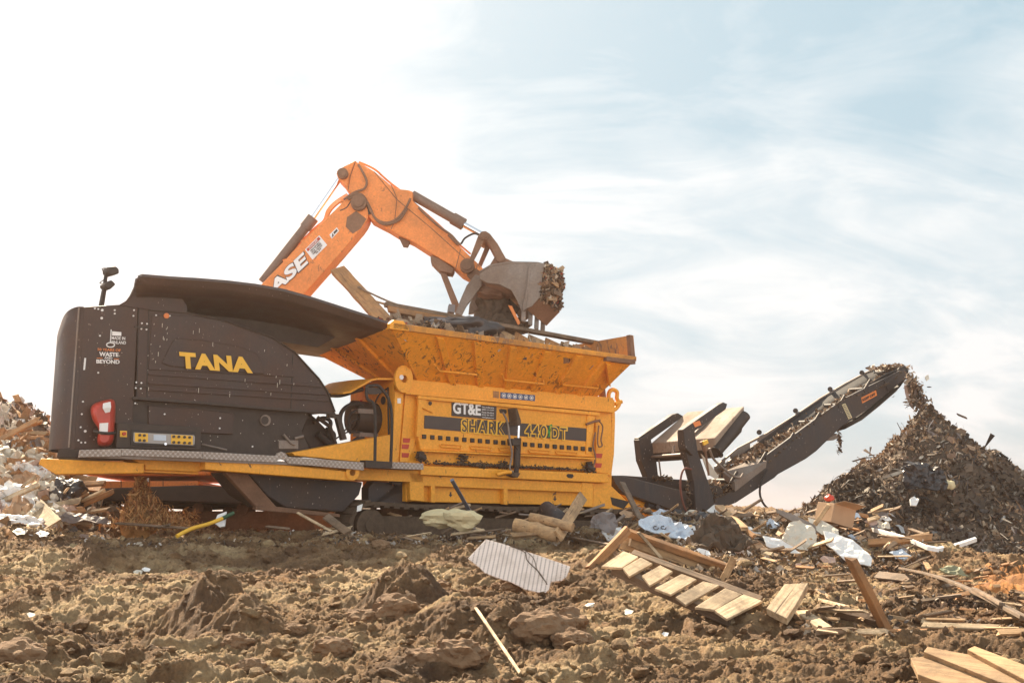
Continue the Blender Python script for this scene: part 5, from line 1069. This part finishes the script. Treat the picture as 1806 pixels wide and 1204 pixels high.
tag(q.build('wire', M['grime']), 'thin dark wire lying across the perforated panel', 'wire')
# pallet
pn = Vector((.05, -.50, .86)).normalized(); pp0 = on(1282, 1088, .03)
def q4(name, pix, mat, par, dz=0.0, th=.02):
    pts = [onplane(a, b, pp0 + pn * dz, pn) for a, b in pix]; c = sum(pts, Vector()) / 4; x = ((pts[1] - pts[0]) + (pts[2] - pts[3])).normalized(); Mx = view_frame(pn, x); loc = [Mx.transposed() @ (p - c) for p in pts]
    q = MB(); q.prism([(p.x, p.y, -th / 2) for p in loc], (0, 0, th)); o = q.build(name, M[mat], par, bevel=.004); MM = Mx.to_4x4(); MM.translation = c; o.matrix_local = par.matrix_world.inverted() @ MM; return o
pa = empty('wooden_pallet', onplane(1200, 1035, pp0, pn)); tag(pa, 'broken wooden pallet with slanting pale slats half sunk in soil', 'pallet')
for s_ in ([(1060, 1000), (1100, 973), (1126, 983), (1097, 1003)], [(1098, 1003), (1130, 984), (1151, 995), (1110, 1018)], [(1132, 1016), (1164, 998), (1187, 1009), (1146, 1034)], [(1154, 1039), (1202, 1013), (1229, 1023), (1183, 1050)], [(1191, 1054), (1240, 1026), (1269, 1033), (1209, 1068)], [(1225, 1072), (1279, 1038), (1309, 1049), (1262, 1077)], [(1260, 1078), (1311, 1049), (1345, 1061), (1282, 1093)]): q4('slat', s_, 'woodl', pa, .05)
for s_ in ([(1118, 975), (1345, 1058), (1340, 1066), (1112, 982)], [(1085, 1000), (1290, 1092), (1286, 1098), (1078, 1006)]): q4('stringer', s_, 'woodd', pa, .0, .07)
# broken crate behind the pallet
cr = empty('broken_crate', on(1180, 985)); tag(cr, 'broken crate of orange boards lying just above the pallet', 'crate')
YC = on(1180, 1010).y
def cb_(x0, y0, x1, y1, w, dY, mat='woodo', th=.03, nm_='board', face=(.1, -.8, .5), d0=0.0, d1=0.0):
    return beam(at(x0, y0, YC + dY + d0), at(x1, y1, YC + dY + d1), w * YC / F, th, mat, nm_, parent=cr, face=face)
cb_(1108, 933, 1038, 1006, 15, .0, th=.07, face=(.6, -.8, .2), d1=-.25); cb_(1098, 956, 1190, 988, 26, .35, 'wood', face=(.2, -1, .1)); cb_(1106, 938, 1282, 1000, 13, .25, 'woodo', .07, face=(.1, -.5, .9)); cb_(1112, 954, 1276, 1014, 20, .28, 'wood', .03, face=(.2, -1, .1)); cb_(1126, 938, 1166, 984, 6, .15, 'woodl', .02, 'lath')
cb_(1294, 985, 1272, 1030, 14, .0, 'wood', .05, 'post')
# right hand foreground
pl(1497, 977, 1569, 1122, 15, 'woodo', 'rough orange post stuck upright in the soil at the right', at(0, 0, 1).y and on(1566, 1108).y - .1, on(1566, 1108).y, .07, face=(.4, -.8, .1), jag=.05, name='wooden_post', cat='post')
p_ = on(1385, 1092, .02)
plate('thick_board', [(1352, 1078), (1384, 1035), (1426, 1033), (1404, 1072), (1388, 1096)], p_ + Vector((0, 0, .1)), (-.15, -.6, .8), 'woodl', .06, 'wide pale board end tilted up right of the pallet', 'board')
pl(1285, 1098, 1388, 1082, 16, 'woodl', 'muddy board lying below the tilted board end', th=.03)
pl(1412, 1082, 1455, 1112, 24, 'woodl', 'pale board sunk in soil just right of the tilted board end', th=.04)
pl(1446, 1060, 1520, 1080, 9, 'woodl', 'narrow pale lath behind the upright post', th=.03)
pl(1437, 1072, 1592, 1096, 10, 'wood', 'long narrow board lying behind the foot of the upright post', th=.04)
pl(1474, 1094, 1552, 1114, 17, 'woodd', 'thick dark beam lying left of the foot of the upright post', th=.1, lift=.06)
pl(1443, 1043, 1466, 1058, 9, 'wood', 'short stub of wood above the pale lath', th=.03)
pl(1625, 1106, 1757, 1110, 13, 'woodl', 'light flat board lying alone right of the upright post', th=.03)
pl(1622, 1096, 1655, 1108, 14, 'woodl', 'short pale offcut at the left end of the light flat board', th=.03)
bp = on(1690, 1196, .06)
for k, (pix, l) in enumerate((([(1606, 1165), (1626, 1163), (1760, 1212), (1830, 1240), (1800, 1262), (1619, 1194)], 'nearest'), ([(1629, 1154), (1636, 1145), (1714, 1160), (1800, 1206), (1850, 1235), (1760, 1207)], 'middle'), ([(1706, 1150), (1719, 1144), (1830, 1186), (1850, 1225), (1800, 1200)], 'farthest'))):
    plate('wide_board', pix, bp + Vector((0, 0, .025 * k)), (-.1, -.35, .93), 'wood', .035, 'wide brown board in the lower right corner, %s of the three' % l, 'board', xdir=(1, -.5, -.2))
pl(1590, 1014, 1812, 1112, 14, 'woodd', 'long dark bent board running down to the right edge', th=.03, lift=.08, warp=.06)
pl(1545, 1022, 1610, 1030, 22, 'woodd', 'curled brown sheet at the upper end of the long bent board', th=.03, lift=.06)
pl(1588, 1012, 1626, 992, 9, 'wood', 'short tan board pointing up beside the curled brown sheet', th=.03)
pl(1630, 992, 1640, 1006, 9, 'wood', 'small block of wood near the short tan board', th=.05)
pl(1720, 1060, 1768, 1090, 10, 'woodd', 'dark board standing in the orange soil', th=.03, lift=.1)
pl(1534, 968, 1644, 959, 14, 'woodo', 'orange timber lying in front of the shredded heap', th=.06, lift=.08)
# white trim strip
q = MB(); tr = [on(1538, 940), on(1600, 958), on(1655, 975), on(1722, 962)]; tr = [at(x, y, p.y) for p, (x, y) in zip(tr, [(1538, 931), (1600, 948), (1655, 967), (1722, 949)])]
q.loft([[p + Vector((0, 0, -.045)) for p in smooth_path(tr, 3)], [p + Vector((0, 0, .0)) for p in smooth_path(tr, 3)], [p + Vector((0, .06, .02)) for p in smooth_path(tr, 3)]], False); tag(q.build('plastic_trim', M['white'], None, solid=.012), 'long bent white plastic trim in front of the shredded heap', 'trim')
# white sheet metal group
pm = at(1410, 950, 16.6)
plate('metal_sheet', [(1368, 897), (1400, 908), (1437, 926), (1440, 936), (1400, 922), (1371, 905)], at(1400, 915, 17.0), (.1, -1, .5), 'worn', .03, 'narrow grey metal strip above the white sheets', 'metal strip')
plate('metal_sheet', [(1378, 952), (1392, 922), (1410, 918), (1437, 934), (1443, 965), (1430, 972), (1405, 968)], pm, (.1, -1, .7), 'cream', .012, 'crumpled cream sheet standing in the middle of the rubble right of the carpet', 'metal sheet', None, .045)
plate('metal_sheet', [(1345, 945), (1362, 948), (1392, 962), (1412, 975), (1395, 976), (1375, 968), (1352, 962)], at(1375, 962, 16.2), (.1, -1, .9), 'white', .012, 'low white folded sheet left of the crumpled cream sheet', 'metal sheet', None, .03)
plate('metal_sheet', [(1452, 938), (1470, 940), (1500, 952), (1520, 965), (1538, 985), (1536, 998), (1510, 995), (1495, 992), (1478, 978), (1458, 960)], on(1510, 1000, .12), (.0, -.8, .9), 'white', .014, 'white boxy sheet with a bent front edge below the cardboard box', 'metal sheet', None, .02)
plate('metal_sheet', [(1425, 915), (1450, 918), (1478, 935), (1480, 950), (1455, 945), (1430, 932)], at(1450, 930, 17.0), (.0, -.9, .8), 'cream', .012, 'pale sheet leading to the cardboard box', 'metal sheet', None, .03)
bx = at(1473, 908, 17.4); q = MB(); q.box((0, 0, 0), (.40, .34, .26)); o = q.build('cardboard_box', M['card'], bevel=.006); o.location = bx; o.rotation_euler = (.1, .22, .5); tag(o, 'battered brown cardboard box at the foot of the shredded heap', 'cardboard box')
q = MB(); q.add([(-.2, -.17, .13), (.2, -.17, .13), (.22, -.32, .2), (-.18, -.33, .18)], [(0, 1, 2, 3)]); q.build('flap', M['card'], o, solid=.006)
pl(1437, 925, 1462, 890, 8, 'wood', 'thin board leaning on the cardboard box', 17.0, 17.2, .03)
pl(1268, 893, 1312, 932, 17, 'wood', 'short thick board on the rubble crest under the conveyor', 17.4, 16.6, .05, face=(.2, -1, .4))
lump('toy_ball', at(1463, 878, 17.8), .055, 'decal_red', 'small bright red bundle at the left foot of the shredded heap', 'bundle', (1.2, 1, .9), .4, 3)
# random broken rubble pieces between the shredder and the heap
RUBL = 'small broken piece of wood in the rubble under the conveyor'
for k in range(150):
    x = random.uniform(1090, 1620); y = random.uniform(905, 1010) if x > 1290 else random.uniform(900, 960); a = on(x, y, .05); an = random.uniform(-.5, 1.2) if random.random() < .75 else random.uniform(0, 3); L_ = random.uniform(.12, .5)
    b_ = a + Vector((math.cos(an) * L_ * random.uniform(.3, 1), random.uniform(-1.0, .3) * L_, -math.sin(an) * L_ * .45 + random.uniform(-.05, .14))); beam(a, b_, random.uniform(.02, .08), random.uniform(.012, .035), random.choice(['wood', 'woodd', 'woodl', 'woodo', 'woodd']), 'wood_scrap', RUBL, 'scrap', 'broken wood in the rubble under the conveyor', (random.uniform(-.5, .5), -.7, .7), .03)
for k in range(60):
    x = random.uniform(1080, 1600); y = random.uniform(902, 1000); c_ = on(x, y, .06); r_ = random.uniform(6, 15)
    plate('torn_sheet', [(x + r_ * (1 + .5 * random.random()) * math.cos(a) * 1.3, y - 4 + r_ * .6 * math.sin(a)) for a in sorted(random.uniform(0, 6.28) for _ in range(6))] if False else [(x - r_ * 1.3, y - 2), (x - r_ * .3, y - r_ * .8), (x + r_ * 1.2, y - r_ * .4), (x + r_ * 1.4, y + r_ * .3), (x, y + r_ * .5)], c_, (random.uniform(-.4, .4), -1, random.uniform(.5, 1.2)), random.choice(['cream', 'white', 'card', 'baggrey', 'blueish', 'pinkish', 'bagdark', 'bagdark']), .008, 'small torn sheet lying in the rubble under the conveyor', 'torn sheet', 'torn sheets in the rubble under the conveyor', .035)
for k in range(64):
    x = random.uniform(1400, 1815); y = random.uniform(1000, 1125); a = on(x, y, .03); an = random.uniform(-.3, .9); L_ = random.uniform(.1, .55)
    beam(a, a + Vector((math.cos(an) * L_ * random.uniform(.2, 1), random.uniform(-1.1, .6) * L_, -math.sin(an) * L_ * .15 + .02)), random.uniform(.015, .06), random.uniform(.01, .03), random.choice(['wood', 'woodd', 'woodd', 'woodl', 'woodo']), 'wood_splinter', 'small muddy wood splinter scattered on the soil around the upright post', 'splinter', 'wood splinters around the upright post', (random.uniform(-.4, .4), -.6, .8), .04)
# fine rubble everywhere near the machine
def scatter(n, xr, yr, size, pal, name, label, dz=.02, asp=(.15, .7)):
    pts = []
    while len(pts) < n:
        x = random.uniform(*xr); y = random.uniform(*yr); Yv = None
        pts.append((x, y))
    pts = np.array(pts); out = []
    # many sight lines at once
    Y = np.linspace(6, 30, 700)
    for i in range(n):
        r = ray(*pts[i]); X = r.x / r.y * Y; Z = r.z / r.y * Y; h = np.where(Z < zfull(X, Y, 0) + .01)[0]
        if len(h): j = h[0]; out.append((X[j], Y[j], Z[j] + random.uniform(0, dz)))
    return shreds(name, np.array(out), size, pal, asp, .3, kind='stuff', label=label, cat='rubble')
PALR = [(.32, .2, .11), (.2, .13, .08), (.12, .08, .05), (.45, .36, .27), (.08, .06, .05), (.28, .17, .09), (.55, .5, .45)]
scatter(5200, (1080, 1640), (905, 1015), .045, PALR, 'fine_rubble', 'fine splintered rubble between the shredder and the heap')
scatter(2600, (560, 1130), (912, 962), .036, PALR, 'track_side_rubble', 'fine dark rubble along the shredder track')
scatter(900, (1380, 1806), (1000, 1120), .03, PALR[:5], 'chip_litter', 'small brown chips littering the soil at the right')
scatter(800, (0, 640), (925, 965), .035, PALR, 'rear_rubble', 'fine rubble in front of the excavator track')
# small debris at the track
for k in range(70):
    x = random.uniform(560, 1120); y = random.uniform(908, 955); a = on(x, y, .04); L_ = random.uniform(.15, .5); an = random.uniform(-.9, .9)
    beam(a, a + Vector((math.cos(an) * L_, -.05, -math.sin(an) * L_ * .5 + .04)), random.uniform(.015, .05), .02, random.choice(['woodd', 'wood', 'worn', 'woodl']), 'wood_scrap', 'small slat lying among the debris beside the shredder track', 'scrap', 'slats beside the shredder track', (0, -.8, .6), .03)
pl(527, 905, 585, 937, 5, 'woodl', 'thin pale lath leaning beside the left end of the shredder track', 15.6, 15.0, .02)
pl(575, 910, 612, 938, 16, 'woodd', 'grey board leaning at the left end of the shredder track', 15.6, 15.0, .03)
plate('white_card', [(630, 892), (640, 888), (637, 900), (629, 902)], at(634, 895, 16.6), (.1, -1, .2), 'white', .01, 'small white card stuck on the front of the shredder track', 'card')
# ---- foreground bits
pl(838, 1085, 918, 1205, 6, 'woodl', 'long thin pale splinter lying in the front soil', th=.012, lift=.05, name='splinter', cat='splinter')
pl(812, 1118, 797, 1142, 9, 'wood', 'short brown slat left of the long pale splinter', th=.02, name='slat', cat='slat')
for k, (x, y, r, l) in enumerate(((955, 1120, .15, 'biggest rounded clod in the front middle'), (1000, 1110, .12, 'rounded clod just right of the biggest clod'), (1010, 1140, .10, 'flat clod below the two rounded clods'), (898, 1038, .085, 'squarish clod at the lower edge of the perforated panel'), (877, 1036, .045, 'small clod left of the squarish clod'), (702, 1085, .14, 'steep faced clod in the middle of the left lump'), (640, 1100, .10, 'clod leaning at the left side of the middle lump'), (672, 966, .09, 'pale clod standing alone in front of the track'), (520, 1115, .06, 'flat light stone in the left middle'), (752, 1175, .1, 'clod at the bottom left of the pale splinter'), (1160, 1035, .05, 'dark clod under the pallet'), (590, 1150, .09, 'clod in the lower left middle'), (420, 1140, .08, 'clod below the conical mound'), (30, 1170, .12, 'dark clod in the lower left corner'), (445, 1185, .07, 'light clod near the bottom edge on the left'), (1140, 1140, .06, 'clod right of the flat clod'), (780, 1035, .06, 'clod between the middle lump and the panel'), (810, 1165, .12, 'broken clod behind the pale splinter'))):
    lump('earth_clod', on(x, y, r * .25), r, 'boulder', l, 'clod', (1.15, .9, .75), .35, 4, 1.5, True)
for k, (x, y, r) in enumerate(((243, 1010, 9), (258, 1005, 8), (55, 1085, 8), (1108, 1080, 10), (1170, 1120, 10), (35, 938, 14), (75, 942, 12), (500, 1052, 6), (1040, 1068, 9))):
    plate('paper_scrap', [(x - r, y - 1), (x - r * .3, y - r * .5), (x + r, y - r * .2), (x + r * .6, y + r * .3), (x - r * .4, y + r * .4)], on(x, y, .03), (random.uniform(-.3, .3), -.5, 1), random.choice(['white', 'cream']), .006, 'small white scrap lying on the bare soil', 'scrap', 'white scraps on the soil', .015)
# ---- left: stump of torn fibre, handle, bag, heap
q_ = []
for _ in range(5200):
    u = random.random(); ax = random.uniform(-1, 1); h = random.random() ** 1.5; wdt = (1 - h) ** 1.6 * .40 + .035; q_.append(at(245, 928, 16.4) + Vector((random.gauss(0, wdt * .5) + .30 * (1 - h) ** 2 * u, random.gauss(0, .16) * (1 - h * .6), h * .60)))
PALS = [(.5, .25, .09), (.4, .18, .06), (.6, .36, .16), (.3, .13, .05), (.52, .3, .12)]
shreds('torn_stump', np.array([p[:] for p in q_]), .045, PALS, (.06, .2), .3, tilt=2.2, label='frayed orange stump of torn wood fibre at the left', cat='stump')
lump('stump_core', at(243, 915, 16.5), .26, 'straw', 'solid brown root mass inside the frayed stump', 'root', (.75, .6, 1.25), .5, 4, 2.2)
pts = [at(random.uniform(240, 350), 0, 1) for _ in range(0)]
q_ = [on(random.uniform(225, 350), random.uniform(908, 934), random.uniform(0, .1)) for _ in range(500)]
shreds('fibre_litter', np.array([p[:] for p in q_]), .05, PALS, (.06, .25), .3, kind='stuff', label='orange wood fibre strewn right of the stump', cat='fibre')
a = at(312, 945, 14.6); b_ = at(392, 914, 15.2); c_ = at(412, 904, 15.3)
q = MB(); q.tube(smooth_path([a, a.lerp(b_, .3) + Vector((0, 0, .02)), a.lerp(b_, .7), b_]), .024, 10); hd = q.build('tool_handle', M['decal_yellow']); tag(hd, 'yellow plastic tool handle with a green end lying on the soil', 'handle')
q = MB(); q.cyl(b_, c_, .024, 10); q.build('green_end', plain('dark_green', (.03, .09, .04)), hd)
plate('paper_cup', [(384, 908), (400, 902), (397, 928), (388, 930), (378, 922)], at(390, 915, 15.3), (.1, -1, .2), 'white', .05, 'white crushed cup behind the yellow handle', 'cup')
plate('grey_sheet', [(122, 938), (140, 925), (158, 922), (160, 930), (145, 940), (130, 942)], on(145, 938, .05), (.1, -.6, .8), 'baggrey', .012, 'small light grey sheet on the soil below the rear of the shredder', 'sheet', None, .01)
plate('long_grey_sheet', [(100, 915), (120, 905), (160, 908), (195, 918), (195, 926), (160, 920), (110, 920)], at(150, 915, 16.2), (.1, -.6, .8), 'baggrey', .012, 'long grey sheet lying behind the small grey sheet', 'sheet', None, .03)
for x0, y0, x1, y1 in ((205, 922, 345, 932), (280, 930, 300, 924), (470, 928, 510, 932)):
    pl(x0, y0, x1, y1, 5, 'woodd', 'weathered strip lying in front of the excavator track', 15.8, 15.6, .02, group='weathered strips before the excavator')
# waste bank at the left edge
bank = []
xs = np.linspace(-9.5, -4.6, 90); ys = np.linspace(14.6, 27, 110); XX2, YY2 = np.meshgrid(xs, ys)
def bankz(X, Y):
    px = CX + F * X / Y; top = np.interp(px, [-600, -200, 0, 60, 100, 140, 200, 300], [690, 720, 745, 762, 800, 870, 925, 965]); h = (960 - top) / F * 21.0
    f = sstep(15.0, 20.5, Y) * sstep(26.8, 23.5, Y); return gzv(X, Y) * 1 - .12 + f * (h + .12) + .14 * fbm(X * 1.3, Y * 1.3, 4, 91) * f
def gzv(X, Y): return zfull(X, Y, 0)
ZB = bankz(XX2, YY2)
np_mesh('rubbish_bank', np.stack([XX2, YY2, ZB], -1).reshape(-1, 3), grid_quads(*XX2.shape), M['grime'], True, kind='structure')
def onbank(px, py):
    Y = np.linspace(14.6, 27, 1500); r = ray(px, py); X = r.x / r.y * Y; Z = r.z / r.y * Y; h = np.where(Z < bankz(X, Y) + .02)[0]
    return Vector((X[h[0]], Y[h[0]], Z[h[0]])) if len(h) else at(px, py, 21)
pts = []
for _ in range(2600):
    X = random.uniform(-9.3, -5.2); Yv = random.uniform(15.2, 25); pts.append((X, Yv))
pa_ = np.array(pts); zz = bankz(pa_[:, 0], pa_[:, 1]); shreds('bank_litter', np.stack([pa_[:, 0], pa_[:, 1], zz + rng.uniform(0, .12, len(pa_))], -1), .085, PALR + [(.6, .45, .38), (.5, .3, .15), (.6, .5, .42)], (.2, .8), .4, kind='stuff', label='mixed litter covering the rubbish bank at the left edge', cat='litter')
for k in range(44):
    x = random.uniform(-5, 125); y = random.uniform(max(742, 742 + max(0, x - 50) * 1.5), 925)
    if y > 925: continue
    a = onbank(x, y) + Vector((0, -.1, .06)); L_ = random.uniform(.25, .8); an = random.uniform(-.9, .6)
    beam(a, a + Vector((math.cos(an) * L_, random.uniform(-.3, .2), -math.sin(an) * L_ * .6)), random.uniform(.04, .13), random.uniform(.02, .05), random.choice(['woodo', 'woodl', 'wood', 'woodo']), 'waste_plank', 'broken plank lying in the rubbish bank', 'plank', 'planks in the rubbish bank', (random.uniform(-.5, .5), -.8, .6), .05)
for k in range(46):
    x = random.uniform(-10, 130); y = random.uniform(max(748, 745 + max(0, x - 50) * 1.5), 925); r_ = random.uniform(14, 38); c_ = onbank(x, y) + Vector((0, -.1, .1))
    plate('waste_sheet', [(x - r_ * 1.2, y), (x - r_ * .4, y - r_ * .7), (x + r_ * .9, y - r_ * .5), (x + r_ * 1.3, y + r_ * .4), (x + r_ * .1, y + r_ * .6)], c_, (random.uniform(-.5, .5), -1, random.uniform(.3, 1.2)), random.choice(['pinkish', 'cream', 'white', 'card', 'baggrey', 'pinkish', 'woodo', 'cream']), .01, 'crumpled sheet lying in the rubbish bank', 'sheet', 'sheets in the rubbish bank', .14)
pl(28, 698, 50, 745, 11, 'woodo', 'orange stake standing on top of the rubbish bank', 20.5, 20.3, .05, face=(.3, -1, 0), name='wooden_stake', cat='stake', jag=.06)
pl(-4, 696, 18, 752, 13, 'woodo', 'orange stake at the very left edge of the rubbish bank', 20.5, 20.3, .05, face=(.3, -1, 0), name='wooden_stake', cat='stake', jag=.06)
pl(34, 862, 95, 925, 30, 'woodl', 'wide pale yellow board leaning on the rubbish bank', 17.2, 15.8, .03, face=(.1, -1, .5), name='pale_board', cat='board')
lump('black_bag', at(112, 884, 17.0), .3, 'bagdark', 'shiny black rubbish bag right of the wide pale board', 'bag', (1.0, .8, .85), .5, 5, 1.8)
lump('white_bag', at(40, 928, 16.0), .24, 'white', 'crumpled white bag at the foot of the pale board', 'bag', (1.5, .8, .55), .5, 5, 1.6)
lump('pink_bag', at(42, 800, 18.6), .2, 'pinkish', 'knotted pinkish bag halfway up the rubbish bank', 'bag', (1.1, .8, .9), .5, 5, 1.8)
plate('orange_tarp', [(0, 935), (15, 932), (30, 948), (28, 955), (0, 955)], on(15, 950, .05), (0, -.8, .8), 'woodo', .012, 'small orange tarp scrap at the left edge below the white bag', 'tarp', None, .02)
# ---- fire extinguisher in its red cover
fe = empty('fire_extinguisher', toW(P(183, 750, -.12)), MR); tag(fe, 'fire extinguisher in a crumpled red cover hanging on the black rear panel', 'fire extinguisher')
fo = P(183, 750, -.12)
def F_(x, y, w): return P(x, y, w) - fo
out = [(203, 702), (204, 720), (203, 760), (201, 789), (170, 789), (171, 770), (176, 755), (164, 745), (158, 725), (161, 714), (172, 708), (190, 704)]
q = MB(); rows = [[F_(x, y, -.02) for x, y in out], [F_(183 + (x - 183) * .93, 748 + (y - 748) * .96, -.14) for x, y in out], [F_(183 + (x - 183) * .55, 748 + (y - 748) * .8, -.19) for x, y in out]]
q.loft(rows, True, True); q.add(rows[-1], [tuple(range(len(out)))], True); cv_ = q.build('cover', M['bagred'], fe, sub=2)
q = MB(); q.prism([F_(176, 746, -.205), F_(191, 745, -.205), F_(190, 762, -.205), F_(176, 763, -.205)], (0, .02, 0)); q.build('label', M['decal_white'], cv_)
q = MB(); q.tube([F_(165, 760, -.15), F_(178, 763, -.2), F_(192, 764, -.2), F_(203, 763, -.1)], .02, 8); q.build('strap', M['rubber'], fe)
q = MB(); q.loft([[F_(182 + random.gauss(0, .3), 711, -.2), F_(195, 708, -.2)], [F_(181, 720, -.215), F_(196, 718, -.215)], [F_(186, 728, -.2), F_(194, 726, -.2)]], False); q.build('clear_window', M['decal_white'], cv_)
# ---- shredded heap
AX, AYv = at(1637, 718, 25).x, 25.0; AZ = at(1637, 712, 25).z
def heapz(X, Y):
    d = np.sqrt((X - AX) ** 2 + (Y - AYv) ** 2); a = np.arctan2(Y - AYv, X - AX); px = CX + F * X / Y
    prof = np.interp(d, [0, .5, 1.2, 2.6, 4.2, 6.5, 12], [AZ, AZ - .55, AZ - 1.15, AZ - 2.2, AZ - 3.15, AZ - 3.75, AZ - 5.2])
    d2 = np.sqrt((X - AX - 3.4) ** 2 + (Y - AYv + .3) ** 2); prof2 = np.interp(d2, [0, 1, 2.5, 4.5, 6.5, 12], [AZ - 1.3, AZ - 1.5, AZ - 2.2, AZ - 3.1, AZ - 3.75, AZ - 5.2])
    return np.maximum(prof, prof2) + .22 * fbm(X * .9, Y * .9, 5, 61, .6) * np.clip(d * .8, 0, 1)
xs = np.linspace(AX - 7, AX + 10, 170); ys = np.linspace(AYv - 8.5, AYv + 6, 150); HX, HY = np.meshgrid(xs, ys); HZ = heapz(HX, HY)
hp_ = np_mesh('shredded_heap', np.stack([HX, HY, HZ], -1).reshape(-1, 3), grid_quads(*HX.shape), M['grime'], True, kind='stuff', label='tall cone of dark shredded waste under the conveyor head', cat='heap')
def heap_shreds(n, size, name, pal, label, s=.5, asp=(.15, .7)):
    X = rng.uniform(AX - 6.5, AX + 8, n); Y = rng.uniform(AYv - 8.2, AYv + 2.5, n); Z = heapz(X, Y) + rng.uniform(-.01, .06, n) * (size / .06)
    k = Z > zfull(X, Y, 0) - .05; o = shreds(name, np.stack([X, Y, Z], -1)[k], size, pal, asp, .5, parent=hp_, kind='stuff')
    a_ = o.data.color_attributes['Col']; cc_ = np.zeros(len(a_.data) * 4, dtype=np.float32); a_.data.foreach_get('color', cc_); cc_ = cc_.reshape(-1, 4)
    f_ = np.repeat(np.clip(.78 + 1.0 * fbm(X * .7 + 5, Y * .9, 4, 77), .35, 1.3)[k], 6); cc_[:, :3] *= f_[:, None]; a_.data.foreach_set('color', cc_.ravel()); return o
PALH = [(.34, .22, .13), (.26, .16, .09), (.42, .30, .20), (.16, .10, .065), (.09, .06, .045), (.38, .26, .16), (.5, .42, .33), (.22, .14, .09), (.30, .19, .11), (.12, .08, .06), (.15, .12, .11)]
heap_shreds(62000, .045, 'shreds', PALH, '')
heap_shreds(9000, .065, 'larger_shreds', PALH + [(.55, .5, .46), (.2, .12, .08)], '')
heap_shreds(600, .09, 'plastic_scraps', [(.5, .46, .42), (.3, .2, .13), (.14, .1, .08), (.3, .3, .3), (.4, .3, .2)], '', asp=(.4, .9))
heap_shreds(2600, .13, 'long_splinters', PALH, '', asp=(.03, .10))
heap_shreds(420, .20, 'film_strips', [(.34, .30, .27), (.22, .17, .14), (.10, .08, .07), (.40, .33, .26)], '', asp=(.04, .16))
# falling stream
pts = []
for _ in range(620):
    t_ = random.random() ** .8; x = 1603 + 22 * t_ + random.gauss(0, 4 + 6 * t_); y = 660 + t_ * 58 + random.gauss(0, 3); pts.append(at(x, y, 24.6 + random.uniform(-.3, .3)))
for _ in range(20): pts.append(at(1620 + random.gauss(0, 16), 700 + random.gauss(0, 22), 24.6))
shreds('falling_shreds', np.array([p[:] for p in pts]), .05, PALH[:5] + [(.05, .04, .03)], (.1, .5), kind='stuff', label='stream of shredded bits dropping off the conveyor head', cat='shreds')
plate('hanging_ribbon', [(1594, 680), (1599, 678), (1603, 700), (1612, 722), (1610, 722), (1599, 704)], at(1603, 700, 24.5), (0.1, -1, 0), 'pinkish', .01, 'long pale ribbon dangling from the conveyor head', 'ribbon', None, .02)
plate('flying_scrap', [(1631, 664), (1637, 660), (1639, 668), (1634, 672)], at(1635, 666, 24.6), (0.3, -1, .2), 'cream', .01, 'single pale scrap flying right of the conveyor head', 'scrap')
pl(1690, 731, 1705, 737, 5, 'woodd', 'short dark stick poking out on the right slope of the heap', 24.6, 24.8, .03, name='stick', cat='stick')
plate('dark_rag', [(1590, 822), (1600, 815), (1650, 822), (1668, 840), (1670, 862), (1650, 868), (1625, 862), (1605, 868), (1592, 850)], at(1630, 845, 22.3), (.0, -1, .6), 'bagdark', .03, 'dark shaggy rag lying on the front of the heap', 'rag', None, .10)
plate('white_lump', [(1604, 880), (1612, 876), (1620, 882), (1616, 892), (1606, 892)], at(1612, 885, 21.5), (.0, -1, .6), 'white', .03, 'small white scrap halfway down the front of the heap', 'scrap', None, .03)
lump('grey_bag', at(1765, 1010, 18.2), .19, 'baggrey', 'dark grey bag at the foot of the heap near the right edge', 'bag', (1.0, .7, 1.2), .3, 4)
plate('green_mat', [(1655, 1004), (1672, 998), (1690, 1000), (1708, 1018), (1690, 1016), (1668, 1012)], on(1682, 1012, .12), (0, -.7, .8), 'straw', .02, 'dull green mat at the foot of the heap', 'mat', None, .03)
bpy.data.objects['green_mat'].data.materials[0] = plain('green_cloth', (.22, .22, .13))
plate('blue_sheet', [(1568, 975), (1590, 970), (1612, 985), (1600, 988), (1580, 984)], on(1590, 986, .1), (0, -.8, .8), 'blueish', .01, 'pale blue sheet under the orange timber', 'sheet', None, .03)
lump('yellow_rag', at(1675, 855, 22.3), .09, 'foam', 'dull yellow rag beside the dark shaggy rag', 'rag', (1, .6, .9), .4, 3)
# orange soil patch at the right
xs = np.linspace(0, 1, 90); ys = np.linspace(0, 1, 60); U_, V_ = np.meshgrid(xs, ys); px_ = 1650 + 300 * U_ ; Yo = 12.4 + 3.6 * V_; Xo = (px_ - CX) / F * Yo
edge = np.clip(1 - ((U_ - .62) / .6) ** 2 - ((V_ - .45) / .52) ** 2 + .35 * fbm(U_ * 4, V_ * 4, 3, 5), 0, 1); Zo = zfull(Xo, Yo, 1) - .05 + .11 * edge ** .6 + .03 * fbm(Xo * 5, Yo * 5, 4, 17) * edge
np_mesh('orange_sand', np.stack([Xo, Yo, Zo], -1).reshape(-1, 3), grid_quads(*Xo.shape), M['orange_soil'], True, kind='structure')

# ---- haze volume added to imitate the warm veil of lens flare
q = MB(); q.box((0, 190, 4), (1700, 490, 22)); hz = q.build('haze', bpy.data.materials.new('flare_haze')); hm = hz.data.materials[0]; hm.use_nodes = True; t = NT(hm.node_tree)
pv = t.n('ShaderNodeVolumePrincipled'); pv.inputs['Color'].default_value = (1.0, 0.76, 0.64, 1); pv.inputs['Density'].default_value = 0.0014; pv.inputs['Anisotropy'].default_value = 0.86
t.n('ShaderNodeOutputMaterial', i_Volume=pv.outputs[0]); tag(hz, 'thin warm haze added over the whole site to imitate lens flare', 'haze', kind='stuff')
